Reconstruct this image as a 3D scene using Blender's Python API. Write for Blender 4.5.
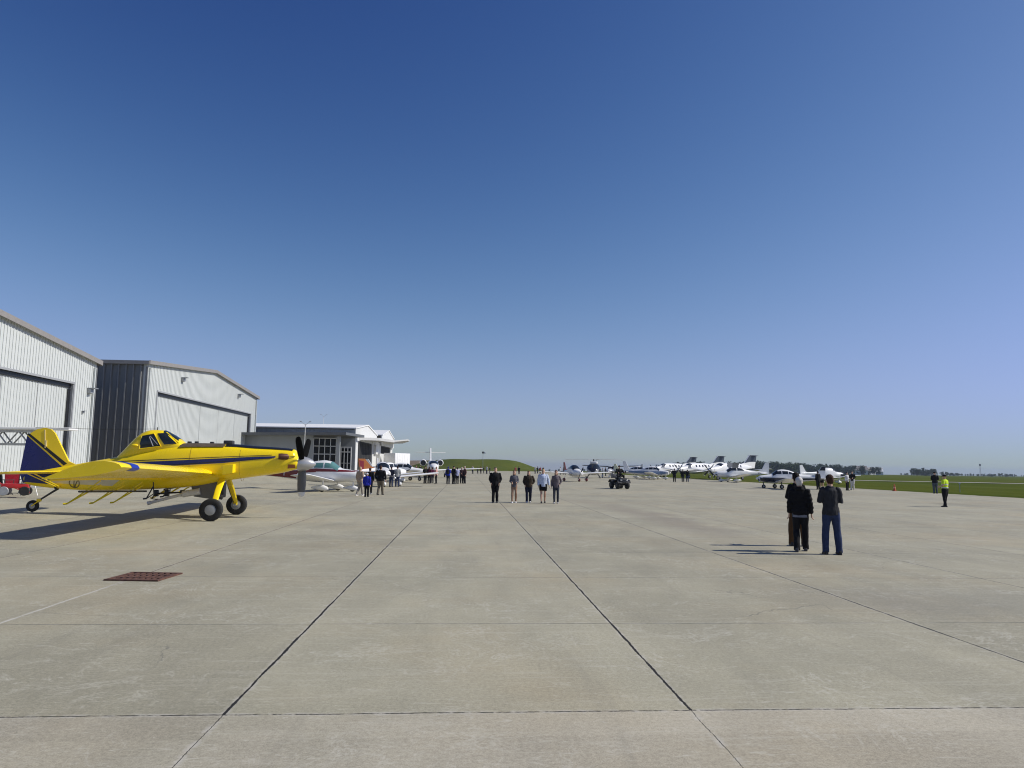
import bpy, bmesh, math, random
from mathutils import Vector, Matrix, noise
R = math.radians
random.seed(7)
for o in list(bpy.data.objects): bpy.data.objects.remove(o)
SC = bpy.context.scene
COL = SC.collection

# ------------------------------------------------------------------ camera
CAM_H = 1.88
FPX = 710.0
cam_d = bpy.data.cameras.new('camera'); cam_d.sensor_width = 36; cam_d.lens = 36*FPX/1024
cam_d.clip_start = .1; cam_d.clip_end = 20000
cam = bpy.data.objects.new('camera', cam_d); COL.objects.link(cam)
CAM_M = (Matrix.Rotation(R(-3.62), 4, 'Z') @ Matrix.Rotation(R(90+6.59), 4, 'X') @ Matrix.Rotation(R(.69), 4, 'Z'))
cam.matrix_world = Matrix.Translation((0, 0, CAM_H)) @ CAM_M
SC.camera = cam
# ------------------------------------------------------------------ sky, sun, exposure
SUN_EL = 40.0
SUN_DIR = Vector((.998*math.cos(R(SUN_EL)), -.063*math.cos(R(SUN_EL)), math.sin(R(SUN_EL))))
w = bpy.data.worlds.new('World'); SC.world = w; w.use_nodes = True
wn = w.node_tree.nodes; wl = w.node_tree.links
bg = wn['Background']
sky = wn.new('ShaderNodeTexSky'); sky.sky_type = 'NISHITA'; sky.sun_disc = False
sky.sun_elevation = R(SUN_EL); sky.sun_rotation = math.atan2(SUN_DIR.x, SUN_DIR.y)
sky.altitude = 300; sky.air_density = 1.0; sky.dust_density = .5; sky.ozone_density = 6.0
SKY_K = .077
spl = wn.new('ShaderNodeSeparateColor'); cmb = wn.new('ShaderNodeCombineColor'); wl.new(sky.outputs[0], spl.inputs[0])
def wmath(op, a, b):
    n = wn.new('ShaderNodeMath'); n.operation = op
    for i, v in enumerate((a, b)):
        if hasattr(v, 'links'): wl.new(v, n.inputs[i])
        else: n.inputs[i].default_value = v
    return n.outputs[0]
for ch, (ga, gp_, gb) in enumerate(((62.8, 2.576, 161.0), (22.1, 2.41, 42.3), (2.6, 1.45, 1.2))):    # the film's response: bright horizon held back
    xg = wmath('POWER', wmath('MULTIPLY', wmath('MAXIMUM', spl.outputs[ch], .0), SKY_K), gp_)
    val = wmath('DIVIDE', wmath('MULTIPLY', xg, ga/SKY_K), wmath('ADD', wmath('MULTIPLY', xg, gb), 1.0))
    if ch == 0: red = val
    if ch == 2: val = wmath('MAXIMUM', val, wmath('MULTIPLY', red, 1.2))       # the haze low down stays a cool grey
    wl.new(val, cmb.inputs[ch])
wl.new(cmb.outputs[0], bg.inputs[0]); bg.inputs[1].default_value = SKY_K
sun_d = bpy.data.lights.new('sun', 'SUN'); sun_d.energy = 4.6; sun_d.angle = R(.53); sun_d.color = (1, .95, .86)
sun = bpy.data.objects.new('sun', sun_d); COL.objects.link(sun)
sun.rotation_euler = SUN_DIR.to_track_quat('Z', 'Y').to_euler(); sun.location = (60, -20, 60)
SC.view_settings.view_transform = 'Standard'; SC.view_settings.look = 'None'
SC.cycles.filter_width = 1.1
SC.view_settings.exposure = 0.0; SC.view_settings.gamma = 1

# ------------------------------------------------------------------ placing helpers
def ground_at(px, py, z=0.0):
    """Where the sight line through a point of the photograph meets the ground."""
    d = CAM_M.to_3x3() @ Vector(((px-512)/FPX, -(py-384)/FPX, -1))
    t = (z-CAM_H)/d.z
    return Vector((d.x*t, d.y*t, z))
def along(px, depth, z=0.0):
    """Ground point at a bearing and a distance in front of the viewer."""
    a = R(3.62); u = (px-512)/FPX*depth
    return Vector((u*math.cos(a)+depth*math.sin(a), -u*math.sin(a)+depth*math.cos(a), z))
def facing(cx, cz):
    """World heading of a direction given as (rightwards, away)."""
    a = R(3.62)
    return math.atan2(-cx*math.sin(a)+cz*math.cos(a), cx*math.cos(a)+cz*math.sin(a))

# ------------------------------------------------------------------ object helpers
def tag(o, label=None, cat=None, group=None, kind=None):
    if label: o['label'] = label
    if cat: o['category'] = cat
    if group: o['group'] = group
    if kind: o['kind'] = kind
    return o
def thing(name, label, cat, loc=(0, 0, 0), rz=0, group=None):
    o = bpy.data.objects.new(name, None); COL.objects.link(o)
    o.location = loc; o.rotation_euler = (0, 0, rz); o.empty_display_size = .2
    return tag(o, label, cat, group)
def copy_tree(o, parent=None):
    c = o.copy(); COL.objects.link(c)
    if parent: c.parent = parent
    for ch in list(o.children): copy_tree(ch, c)
    return c
def superring(x, zb, zt, hw, n=2.3, N=24):
    out = []
    zc = (zb+zt)/2; hz = (zt-zb)/2
    for i in range(N):
        a = 2*math.pi*i/N
        c, s = math.cos(a), math.sin(a)
        out.append(Vector((x, hw*math.copysign(abs(c)**(2/n), c), zc+hz*math.copysign(abs(s)**(2/n), s))))
    return out
class MB:
    def __init__(s): s.bm = bmesh.new()
    def verts(s, pts): return [s.bm.verts.new(p) for p in pts]
    def face(s, vs, mi=0):
        try:
            f = s.bm.faces.new(vs); f.material_index = mi; return f
        except ValueError: return None
    def poly(s, pts, mi=0): return s.face(s.verts(pts), mi)
    def box(s, c, d, rot=None, mi=0, bev=0):
        c = Vector(c); vs = []
        for i in (-1, 1):
            for j in (-1, 1):
                for k in (-1, 1):
                    v = Vector((i*d[0]/2, j*d[1]/2, k*d[2]/2))
                    if rot is not None: v = rot @ v
                    vs.append(s.bm.verts.new(c+v))
        fs = []
        for q in ((0, 1, 3, 2), (4, 6, 7, 5), (0, 4, 5, 1), (2, 3, 7, 6), (0, 2, 6, 4), (1, 5, 7, 3)):
            fs.append(s.face([vs[i] for i in q], mi))
        if bev > 0:
            es = list({e for f in fs for e in f.edges})
            r = bmesh.ops.bevel(s.bm, geom=es, offset=bev, segments=2, affect='EDGES', profile=.5)
            for f in r['faces']: f.material_index = mi
        return s
    def loft(s, rings, cap=True, mi=0):
        vr = [s.verts(r) for r in rings]; n = len(rings[0])
        for a, b in zip(vr, vr[1:]):
            for i in range(n):
                s.face((a[i], a[(i+1) % n], b[(i+1) % n], b[i]), mi)
        if cap:
            s.face(list(reversed(vr[0])), mi); s.face(vr[-1], mi)
        return s
    def grid(s, rows, mi=0):
        vr = [s.verts(r) for r in rows]
        for a, b in zip(vr, vr[1:]):
            for i in range(len(a)-1): s.face((a[i], a[i+1], b[i+1], b[i]), mi)
        return s
    def tube(s, pts, r, seg=8, mi=0, flat=1.0):
        pts = [Vector(p) for p in pts]
        rs = r if isinstance(r, (list, tuple)) else [r]*len(pts)
        rings = []; u = None
        for i, p in enumerate(pts):
            t = (pts[min(i+1, len(pts)-1)]-pts[max(i-1, 0)]).normalized()
            if u is None: u = t.cross(Vector((0, 0, 1)) if abs(t.z) < .93 else Vector((0, 1, 0)))
            u = (u-t*u.dot(t)).normalized(); v = t.cross(u).normalized()
            rings.append([p+(u*math.cos(2*math.pi*k/seg)+v*math.sin(2*math.pi*k/seg)*flat)*rs[i] for k in range(seg)])
        return s.loft(rings, mi=mi)
    def lathe(s, prof, c, axis='Z', seg=20, mi=0):
        c = Vector(c); rings = []
        for r, h in prof:
            ring = []
            for k in range(seg):
                a = 2*math.pi*k/seg; x, y = r*math.cos(a), r*math.sin(a)
                ring.append(c+{'Z': Vector((x, y, h)), 'Y': Vector((x, h, y)), 'X': Vector((h, x, y))}[axis])
            rings.append(ring)
        return s.loft(rings, mi=mi)
    def ball(s, c, d, mi=0, u=12, v=8, rot=None):
        m = Matrix.Translation(c) @ (rot.to_4x4() if rot is not None else Matrix.Identity(4)) @ Matrix.Diagonal((*d, 1))
        r = bmesh.ops.create_uvsphere(s.bm, u_segments=u, v_segments=v, radius=1, matrix=m)
        for vv in r['verts']:
            for f in vv.link_faces: f.material_index = mi
        return s
    def prism(s, pts, off, mi=0):
        off = Vector(off); a = s.verts(pts); b = s.verts([Vector(p)+off for p in pts]); n = len(pts)
        s.face(a, mi); s.face(list(reversed(b)), mi)
        for i in range(n): s.face((a[i], b[i], b[(i+1) % n], a[(i+1) % n]), mi)
        return s
    def build(s, name, mats, parent=None, smooth=True, ang=35, loc=None):
        bmesh.ops.recalc_face_normals(s.bm, faces=s.bm.faces[:])
        me = bpy.data.meshes.new(name); s.bm.to_mesh(me); s.bm.free()
        for m in (mats if isinstance(mats, (list, tuple)) else [mats]): me.materials.append(m)
        if smooth: me.shade_smooth(); me.set_sharp_from_angle(angle=R(ang))
        o = bpy.data.objects.new(name, me); COL.objects.link(o)
        if parent: o.parent = parent
        if loc: o.location = loc
        return o

# ------------------------------------------------------------------ node helper and materials
class NT:
    def __init__(s, name):
        s.m = bpy.data.materials.new(name); s.m.use_nodes = True
        s.t = s.m.node_tree; s.b = s.t.nodes['Principled BSDF']
        s.tc = s.t.nodes.new('ShaderNodeTexCoord')
    def put(s, sock, v):
        if hasattr(v, 'links') or hasattr(v, 'is_linked'): s.t.links.new(v, sock)
        elif v is not None: sock.default_value = v
    def obj(s): return s.tc.outputs['Object']
    def math(s, op, a, b=None, c=None, clamp=False):
        n = s.t.nodes.new('ShaderNodeMath'); n.operation = op; n.use_clamp = clamp
        for i, v in enumerate((a, b, c)):
            if v is not None: s.put(n.inputs[i], v)
        return n.outputs[0]
    def sep(s, v):
        n = s.t.nodes.new('ShaderNodeSeparateXYZ'); s.put(n.inputs[0], v); return n.outputs
    def comb(s, x, y, z=0.0):
        n = s.t.nodes.new('ShaderNodeCombineXYZ')
        for i, v in enumerate((x, y, z)): s.put(n.inputs[i], v)
        return n.outputs[0]
    def mapping(s, v, scale=(1, 1, 1), rot=(0, 0, 0), loc=(0, 0, 0)):
        n = s.t.nodes.new('ShaderNodeMapping'); s.put(n.inputs[0], v)
        n.inputs['Scale'].default_value = scale; n.inputs['Rotation'].default_value = rot; n.inputs['Location'].default_value = loc
        return n.outputs[0]
    def noise(s, v, scale, detail=4, rough=.55, dist=0):
        n = s.t.nodes.new('ShaderNodeTexNoise'); s.put(n.inputs['Vector'], v)
        n.inputs['Scale'].default_value = scale; n.inputs['Detail'].default_value = detail
        n.inputs['Roughness'].default_value = rough; n.inputs['Distortion'].default_value = dist
        return n.outputs[0]
    def white(s, v):
        n = s.t.nodes.new('ShaderNodeTexWhiteNoise'); s.put(n.inputs['Vector'], v); return n.outputs[0]
    def rng(s, v, a, b, c=0.0, d=1.0):
        n = s.t.nodes.new('ShaderNodeMapRange'); s.put(n.inputs[0], v)
        for i, q in enumerate((a, b, c, d)): s.put(n.inputs[i+1], q)
        n.clamp = True
        return n.outputs[0]
    def mix(s, f, a, b, mode='MIX'):
        n = s.t.nodes.new('ShaderNodeMix'); n.data_type = 'RGBA'; n.blend_type = mode
        s.put(n.inputs[0], f)
        s.put(n.inputs[6], (*a, 1) if isinstance(a, tuple) and len(a) == 3 else a)
        s.put(n.inputs[7], (*b, 1) if isinstance(b, tuple) and len(b) == 3 else b)
        return n.outputs[2]
    def bump(s, h, strength=.3, dist=.01):
        n = s.t.nodes.new('ShaderNodeBump'); n.inputs['Strength'].default_value = strength
        n.inputs['Distance'].default_value = dist; s.put(n.inputs['Height'], h); s.put(s.b.inputs['Normal'], n.outputs[0])
    def out(s, col, rough=.6, metal=0.0, spec=None):
        s.put(s.b.inputs['Base Color'], (*col, 1) if isinstance(col, tuple) and len(col) == 3 else col)
        s.put(s.b.inputs['Roughness'], rough); s.b.inputs['Metallic'].default_value = metal
        if spec is not None: s.b.inputs['Specular IOR Level'].default_value = spec
        return s.m
_mats = {}
def paint(name, col, rough=.45, var=.12, scale=3.0, metal=0.0, spec=None):
    """Painted or cloth surface with slight uneven wear."""
    if name in _mats: return _mats[name]
    n = NT(name)
    f = n.noise(n.obj(), scale, 5, .6)
    lo = tuple(c*(1-var) for c in col); hi = tuple(min(1, c*(1+var)) for c in col)
    c = n.mix(n.rng(f, .3, .7), lo, hi)
    r = n.rng(n.noise(n.obj(), scale*3, 3), .3, .7, max(.02, rough-.06), rough+.08)
    _mats[name] = n.out(c, r, metal, spec)
    return _mats[name]
def cloth(name, col):
    if name in _mats: return _mats[name]
    n = NT(name)
    f = n.noise(n.obj(), 14, 5, .65)
    c = n.mix(n.rng(f, .3, .7), tuple(q*.78 for q in col), tuple(min(1, q*1.2) for q in col))
    n.bump(n.noise(n.obj(), 60, 3), .35, .01)
    _mats[name] = n.out(c, .85, 0, .2)
    return _mats[name]
white_paint = paint('aircraft_white', (.78, .78, .77), .3, .03)
glass_dark = paint('dark_glass', (.015, .02, .025), .06, .2)
glass_teal = paint('tinted_glass', (.10, .22, .21), .08, .15)
rubber = paint('rubber', (.013, .013, .013), .8, .25, 9)
steel = paint('bare_steel', (.45, .45, .45), .35, .15, 6, .8)
dark_metal = paint('dark_metal', (.03, .03, .032), .5, .2, 6)
black_paint = paint('black_paint', (.012, .012, .014), .35, .2)
galv = paint('galvanised', (.32, .33, .34), .45, .15, 4, .4)
# ------------------------------------------------------------------ concrete apron
JX0, JS, TY0 = 1.79, 3.57, 8.78
def make_concrete():
    n = NT('apron_concrete')
    P = n.obj(); X, Y, Z = n.sep(P)
    wob = n.math('MULTIPLY', n.math('SUBTRACT', n.noise(P, 1.7, 3), .5), .035)
    fine = n.math('MULTIPLY', n.math('SUBTRACT', n.noise(P, 22, 4, .7), .5), .022)
    Xw = n.math('ADD', n.math('SUBTRACT', X, n.math('MULTIPLY', n.math('GREATER_THAN', X, 3.5), .22)), n.math('ADD', wob, fine)); Yw = n.math('ADD', Y, n.math('ADD', wob, fine))
    u = n.math('DIVIDE', n.math('SUBTRACT', Xw, JX0), JS)
    v = n.math('DIVIDE', n.math('SUBTRACT', Yw, TY0), JS)
    du = n.math('MULTIPLY', n.math('ABSOLUTE', n.math('SUBTRACT', n.math('FRACT', n.math('ADD', u, .5)), .5)), JS)
    dv = n.math('MULTIPLY', n.math('ABSOLUTE', n.math('SUBTRACT', n.math('FRACT', n.math('ADD', v, .5)), .5)), JS)
    iu = n.math('FLOOR', n.math('ADD', u, .0)); iv = n.math('FLOOR', n.math('ADD', v, .0))
    front = n.math('LESS_THAN', Yw, 5.70)
    back = n.math('SUBTRACT', 1.0, front)
    # slab to slab tone
    slab = n.white(n.comb(iu, iv, 3.0))
    lane = n.white(n.comb(iu, 7.0, 1.0))
    big = n.noise(P, .16, 5, .6, .6)
    mid = n.noise(n.mapping(P, (1, .45, 1)), .9, 6, .62, .4)
    grain = n.noise(P, 95, 3, .7)
    grain2 = n.noise(P, 28, 4, .75)
    tone = n.math('ADD', n.math('MULTIPLY', n.math('SUBTRACT', slab, .5), .14), n.math('MULTIPLY', n.math('SUBTRACT', lane, .5), .09))
    tone = n.math('ADD', tone, n.math('MULTIPLY', n.math('SUBTRACT', big, .5), .38))
    tone = n.math('ADD', tone, n.math('MULTIPLY', n.math('SUBTRACT', mid, .5), .58))
    tone = n.math('ADD', tone, n.math('MULTIPLY', n.math('SUBTRACT', grain2, .5), 1.0))
    tone = n.math('ADD', tone, n.math('MULTIPLY', n.math('SUBTRACT', grain, .5), 1.3))
    tone = n.math('ADD', 1.0, tone)
    base = n.mix(front, (.318, .299, .220), (.370, .339, .262))
    warm = n.mix(n.rng(n.noise(P, .23, 4, .6), .48, .68, 0, .55), base, (.345, .292, .190))
    cool = n.mix(n.rng(n.noise(n.mapping(P, (1, 1, 1), (0, 0, 0), (40, 9, 0)), .3, 4, .6), .5, .72, 0, .5), warm, (.26, .250, .185))
    vm = n.t.nodes.new('ShaderNodeVectorMath'); vm.operation = 'SCALE'; n.put(vm.inputs[0], cool); n.put(vm.inputs['Scale'], tone)
    c = vm.outputs[0]
    # pale scuffs: long streaks the way traffic runs, and scribbled scratches
    st = n.noise(n.mapping(P, (4.0, .8, 1), (0, 0, R(9))), 1.0, 8, .75, 1.6)
    c = n.mix(n.rng(st, .60, .80, 0, .45), c, (.50, .475, .39))
    st2 = n.noise(n.mapping(P, (.45, 7, 1), (0, 0, R(-4))), 1.0, 6, .7, .9)
    c = n.mix(n.rng(st2, .55, .74, 0, .55), c, (.47, .445, .36))
    sc = n.noise(n.mapping(P, (2.2, 9, 1), (0, 0, R(35))), 1.1, 7, .75, 2.5)
    c = n.mix(n.rng(sc, .57, .70, 0, .75), c, (.52, .495, .41))
    dk = n.noise(n.mapping(P, (3.2, .22, 1), (0, 0, R(-3)), (5, 2, 0)), 1.0, 5, .65, .8)
    c = n.mix(n.rng(dk, .58, .78, 0, .35), c, (.20, .188, .15))
    for sc_, ro, th in ((.9, 20, .010), (1.7, -35, .012), (.55, 75, .007)):       # wispy curved scratches
        rd = n.math('ABSOLUTE', n.math('SUBTRACT', n.noise(n.mapping(P, (1.0, .8, 1), (0, 0, R(ro)), (ro, 3, 0)), sc_, 5, .6, 1.8), .5))
        mk = n.rng(n.noise(n.mapping(P, (1, 1, 1), (0, 0, 0), (ro*.3, 8, 0)), .6, 4, .7), .50, .64)
        c = n.mix(n.math('MULTIPLY', n.math('MULTIPLY', n.rng(rd, th*.3, th*2.2, 1, 0), mk), n.rng(grain2, .35, .6, .15, .52)), c, (.52, .50, .42))
    # reddish tyre-worn band curving over the lanes on the right
    bx = n.math('SUBTRACT', n.math('SUBTRACT', X, 7.4), n.math('MULTIPLY', n.math('POWER', n.math('MULTIPLY', n.math('SUBTRACT', Y, 24.0), .1), 2.0), -.35))
    band = n.rng(n.math('ABSOLUTE', n.math('ADD', bx, n.math('MULTIPLY', n.math('SUBTRACT', mid, .5), 2.4))), .2, 1.3, 1, 0)
    byw = n.math('MULTIPLY', n.rng(Y, 17, 22), n.rng(Y, 30, 46, 1, 0))
    c = n.mix(n.math('MULTIPLY', n.math('MULTIPLY', band, byw), .55), c, (.225, .195, .155))
    # patch of old oil and rubber by the fourth lane
    ox = n.math('DIVIDE', n.math('SUBTRACT', X, 6.9), 2.4); oy = n.math('DIVIDE', n.math('SUBTRACT', Y, 10.3), 1.3)
    od = n.math('ADD', n.math('POWER', ox, 2.0), n.math('POWER', oy, 2.0))
    c = n.mix(n.math('MULTIPLY', n.rng(n.math('ADD', od, n.math('MULTIPLY', n.math('SUBTRACT', grain2, .5), 1.6)), .2, 1.2, 1, 0), .20), c, (.20, .20, .19))
    # hairline cracks
    vo = n.t.nodes.new('ShaderNodeTexVoronoi'); vo.feature = 'DISTANCE_TO_EDGE'; vo.inputs['Scale'].default_value = .27
    n.put(vo.inputs['Vector'], n.mapping(n.comb(n.math('ADD', X, n.math('MULTIPLY', mid, 1.6)), n.math('ADD', Y, n.math('MULTIPLY', grain2, .12)), 0.0), (1, 1, 1)))
    crack = n.math('MULTIPLY', n.rng(vo.outputs['Distance'], .0008, .0022, 1, 0), n.rng(n.noise(P, .33, 2), .52, .62))
    c = n.mix(n.math('MULTIPLY', crack, .55), c, (.12, .115, .10))
    # joints
    wl_ = n.math('ADD', n.math('MULTIPLY', back, n.rng(n.math('ABSOLUTE', X), 5.5, 9, .0100, .008)), .0030)
    wl_ = n.math('MULTIPLY', wl_, n.rng(n.noise(n.mapping(P, (1, 1, 1), (0, 0, 0), (7, 3, 0)), 2.2, 4, .7), .3, .62, .45, 1.2))
    jl = n.rng(n.math('SUBTRACT', du, wl_), -.002, .003, 1, 0)
    vis = n.rng(n.noise(P, .8, 3), .36, .52, .55, 1)
    jt = n.math('MULTIPLY', n.math('MULTIPLY', n.rng(n.math('SUBTRACT', dv, .009), -.002, .003, 1, 0), vis), n.math('GREATER_THAN', Y, 7.2))
    d0 = n.math('ABSOLUTE', n.math('SUBTRACT', Yw, 5.70))
    vis0 = n.rng(n.noise(P, 9, 3, .7), .38, .50, .15, 1)
    j0 = n.math('MULTIPLY', n.rng(n.math('SUBTRACT', d0, .009), -.003, .004, 1, 0), vis0)
    lip = n.math('MULTIPLY', n.rng(n.math('MINIMUM', n.math('MINIMUM', du, d0), n.math('ADD', dv, n.math('ADD', .015, n.math('LESS_THAN', Y, 7.2)))), .012, .05, 1, 0), n.rng(n.noise(P, 6, 4, .7), .44, .58))
    c = n.mix(n.math('MULTIPLY', lip, .6), c, (.50, .48, .42))
    left_lane = n.math('LESS_THAN', X, -3.4)
    jcol = n.mix(left_lane, (.022, .021, .019), n.mix(n.rng(Y, 11, 12.5), (.50, .48, .42), (.10, .07, .05)))
    c = n.mix(jl, c, jcol)
    c = n.mix(n.math('MULTIPLY', jt, .95), c, (.07, .066, .055))
    c = n.mix(j0, c, (.035, .032, .028))
    h = n.math('ADD', n.math('MULTIPLY', grain, .6), n.math('MULTIPLY', grain2, .6))
    h = n.math('SUBTRACT', h, n.math('MULTIPLY', n.math('MAXIMUM', jl, j0), 2.0))
    n.bump(h, .25, .006)
    return n.out(c, n.rng(mid, .3, .7, .72, .9), 0, .25)
ax0, ax1, ay0, ay1 = -75.0, 40.6, -30.0, 262.0
def rise(x): return .024*(max(0, -9.5-x)-max(0, -24-x))                 # the slabs tilt up towards the hangars
mb = MB(); mb.grid([[Vector((x, y, rise(x))) for x in (ax0, -24, -9.5, ax1)] for y in (ay0, ay1)])
tag(mb.build('apron', make_concrete(), smooth=False), kind='structure')

# ------------------------------------------------------------------ grass field falling away from the apron
def fall(x, y):
    d = max(0, x-43, y-268, -(x+80), -y-34)
    return -.06-.0058*d + (.10*noise.noise((x*.02, y*.02, 0)) if d > 5 else 0)
def make_grass():
    n = NT('field_grass'); P = n.obj(); X, Y, Z = n.sep(P)
    a = n.noise(P, .03, 5, .65); b = n.noise(P, .22, 6, .7); g = n.noise(P, 6, 4, .7)
    c = n.mix(n.rng(a, .35, .65), (.056, .084, .009), (.100, .112, .018))
    c = n.mix(n.rng(b, .35, .7, 0, .6), c, (.048, .070, .013))
    c = n.mix(n.rng(g, .4, .7, 0, .5), c, (.115, .125, .034))
    mow = n.noise(n.mapping(P, (.16, .004, 1), (0, 0, R(14))), 1.0, 3)
    c = n.mix(n.rng(mow, .5, .6, 0, .35), c, (.10, .120, .034))
    n.bump(n.noise(P, 3.0, 6, .75), .8, .15)
    return n.out(c, .95, 0, .0)
grass_m = make_grass()
xs = [-6000, -3000, -1500, -700, -300, -150, -80, -40, 0, 20, 36, 44, 52, 62, 75, 95, 120, 160, 220, 300, 420, 600, 900, 1400, 2200, 3400, 6000]
ys = [-3000, -600, -150, -60, -34, 0, 30, 60, 90, 120, 150, 180, 210, 240, 268, 290, 320, 360, 420, 520, 700, 1000, 1500, 2300, 3500, 6000]
mb = MB(); mb.grid([[Vector((x, y, fall(x, y))) for x in xs] for y in ys])
tag(mb.build('grass_field', grass_m, ang=80), kind='structure')
# a concrete taxiway crossing the field and a strip of pale mown grass
taxi_m = paint('taxiway_concrete', (.36, .35, .31), .85, .12, .5)
hay_m = paint('mown_strip', (.24, .24, .12), .9, .2, .3)
def strip(name, a, b, wd, m, n=14):
    a, b = Vector(a), Vector(b); d = (b-a).normalized(); s = Vector((-d.y, d.x))*wd/2
    rows = []
    for i in range(n+1):
        p = a.lerp(b, i/n); rows.append([Vector((q.x, q.y, fall(q.x, q.y)+.09)) for q in (p-s, p, p+s)])
    mb = MB(); mb.grid(rows); return tag(mb.build(name, m, smooth=False), kind='structure')
strip('taxiway', (66, 150), (150, 118), 9, taxi_m)
strip('runway', (95, 112), (330, 75), 6, hay_m)

mb = MB(); rows = []                                                  # ragged turf creeping over the edge of the slabs
for i in range(700):
    y = 30+i*.33; q = .30*noise.noise((y*.9, 2, 0))+.16*noise.noise((y*4.1, 7, 0))
    rows.append([Vector((40.42+q, y, .008)), Vector((41.2, y, .010)), Vector((43.5, y, -.02))])
mb.grid(rows); tag(mb.build('grass_verge', grass_m, ang=80), kind='structure')
# mounds of turf and of bare soil past the far end of the apron
def mound(name, m, cx, cy, rx, ry, h, seed, flat=.55):
    mb = MB(); rows = []
    for j in range(25):
        row = []
        for i in range(49):
            a, b = i/24-1, j/12-1
            d = math.sqrt(a*a+b*b)
            k = max(0, 1-d); k = k*k*(3-2*k); k = min(1, k/flat) if k < flat else 1
            z = h*(k*k*(3-2*k))*(.92+.12*noise.noise((a*3+seed, b*3, 0)))
            x, y = cx+a*rx, cy+b*ry
            row.append(Vector((x, y, fall(x, y)-.25+z)))
        rows.append(row)
    mb.grid(rows); return tag(mb.build(name, m, ang=80), kind='structure')
soil_m = paint('bare_soil', (.15, .115, .075), .95, .25, .3)
c1 = along(487, 345); mound('grass_hill', grass_m, c1.x-6, c1.y, 45, 46, 5.7, 3, .62)
c2 = along(415, 372); mound('soil_hill', soil_m, c2.x, c2.y, 44, 40, 5.2, 8, .7)
# ------------------------------------------------------------------ hangars
def ribbed(name, col, var=.09):
    n = NT(name); P = n.obj(); X, Y, Z = n.sep(P)
    f = n.noise(n.mapping(P, (1, 1, .06)), 2.4, 6, .65)
    c = n.mix(n.rng(f, .3, .75), tuple(q*(1-var) for q in col), col)
    dirt = n.math('MULTIPLY', n.rng(Z, 0, 1.2, 1, 0), n.noise(P, 2.2, 4))
    c = n.mix(n.math('MULTIPLY', dirt, .3), c, (.33, .30, .25))
    return n.out(c, .45)
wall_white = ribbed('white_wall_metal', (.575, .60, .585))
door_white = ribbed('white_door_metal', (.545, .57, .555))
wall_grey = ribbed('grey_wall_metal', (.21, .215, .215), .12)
trim_tan = paint('tan_trim', (.25, .235, .22), .5, .08)
trim_grey = paint('grey_trim', (.30, .31, .32), .5, .08)
roof_white = paint('white_roof', (.80, .80, .78), .5, .04)
hangar_dark = paint('hangar_interior_shade', (.014, .015, .016), .9, .3)  # near-black: the shade inside the open bays put into the colour
HX = -28.0
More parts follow.
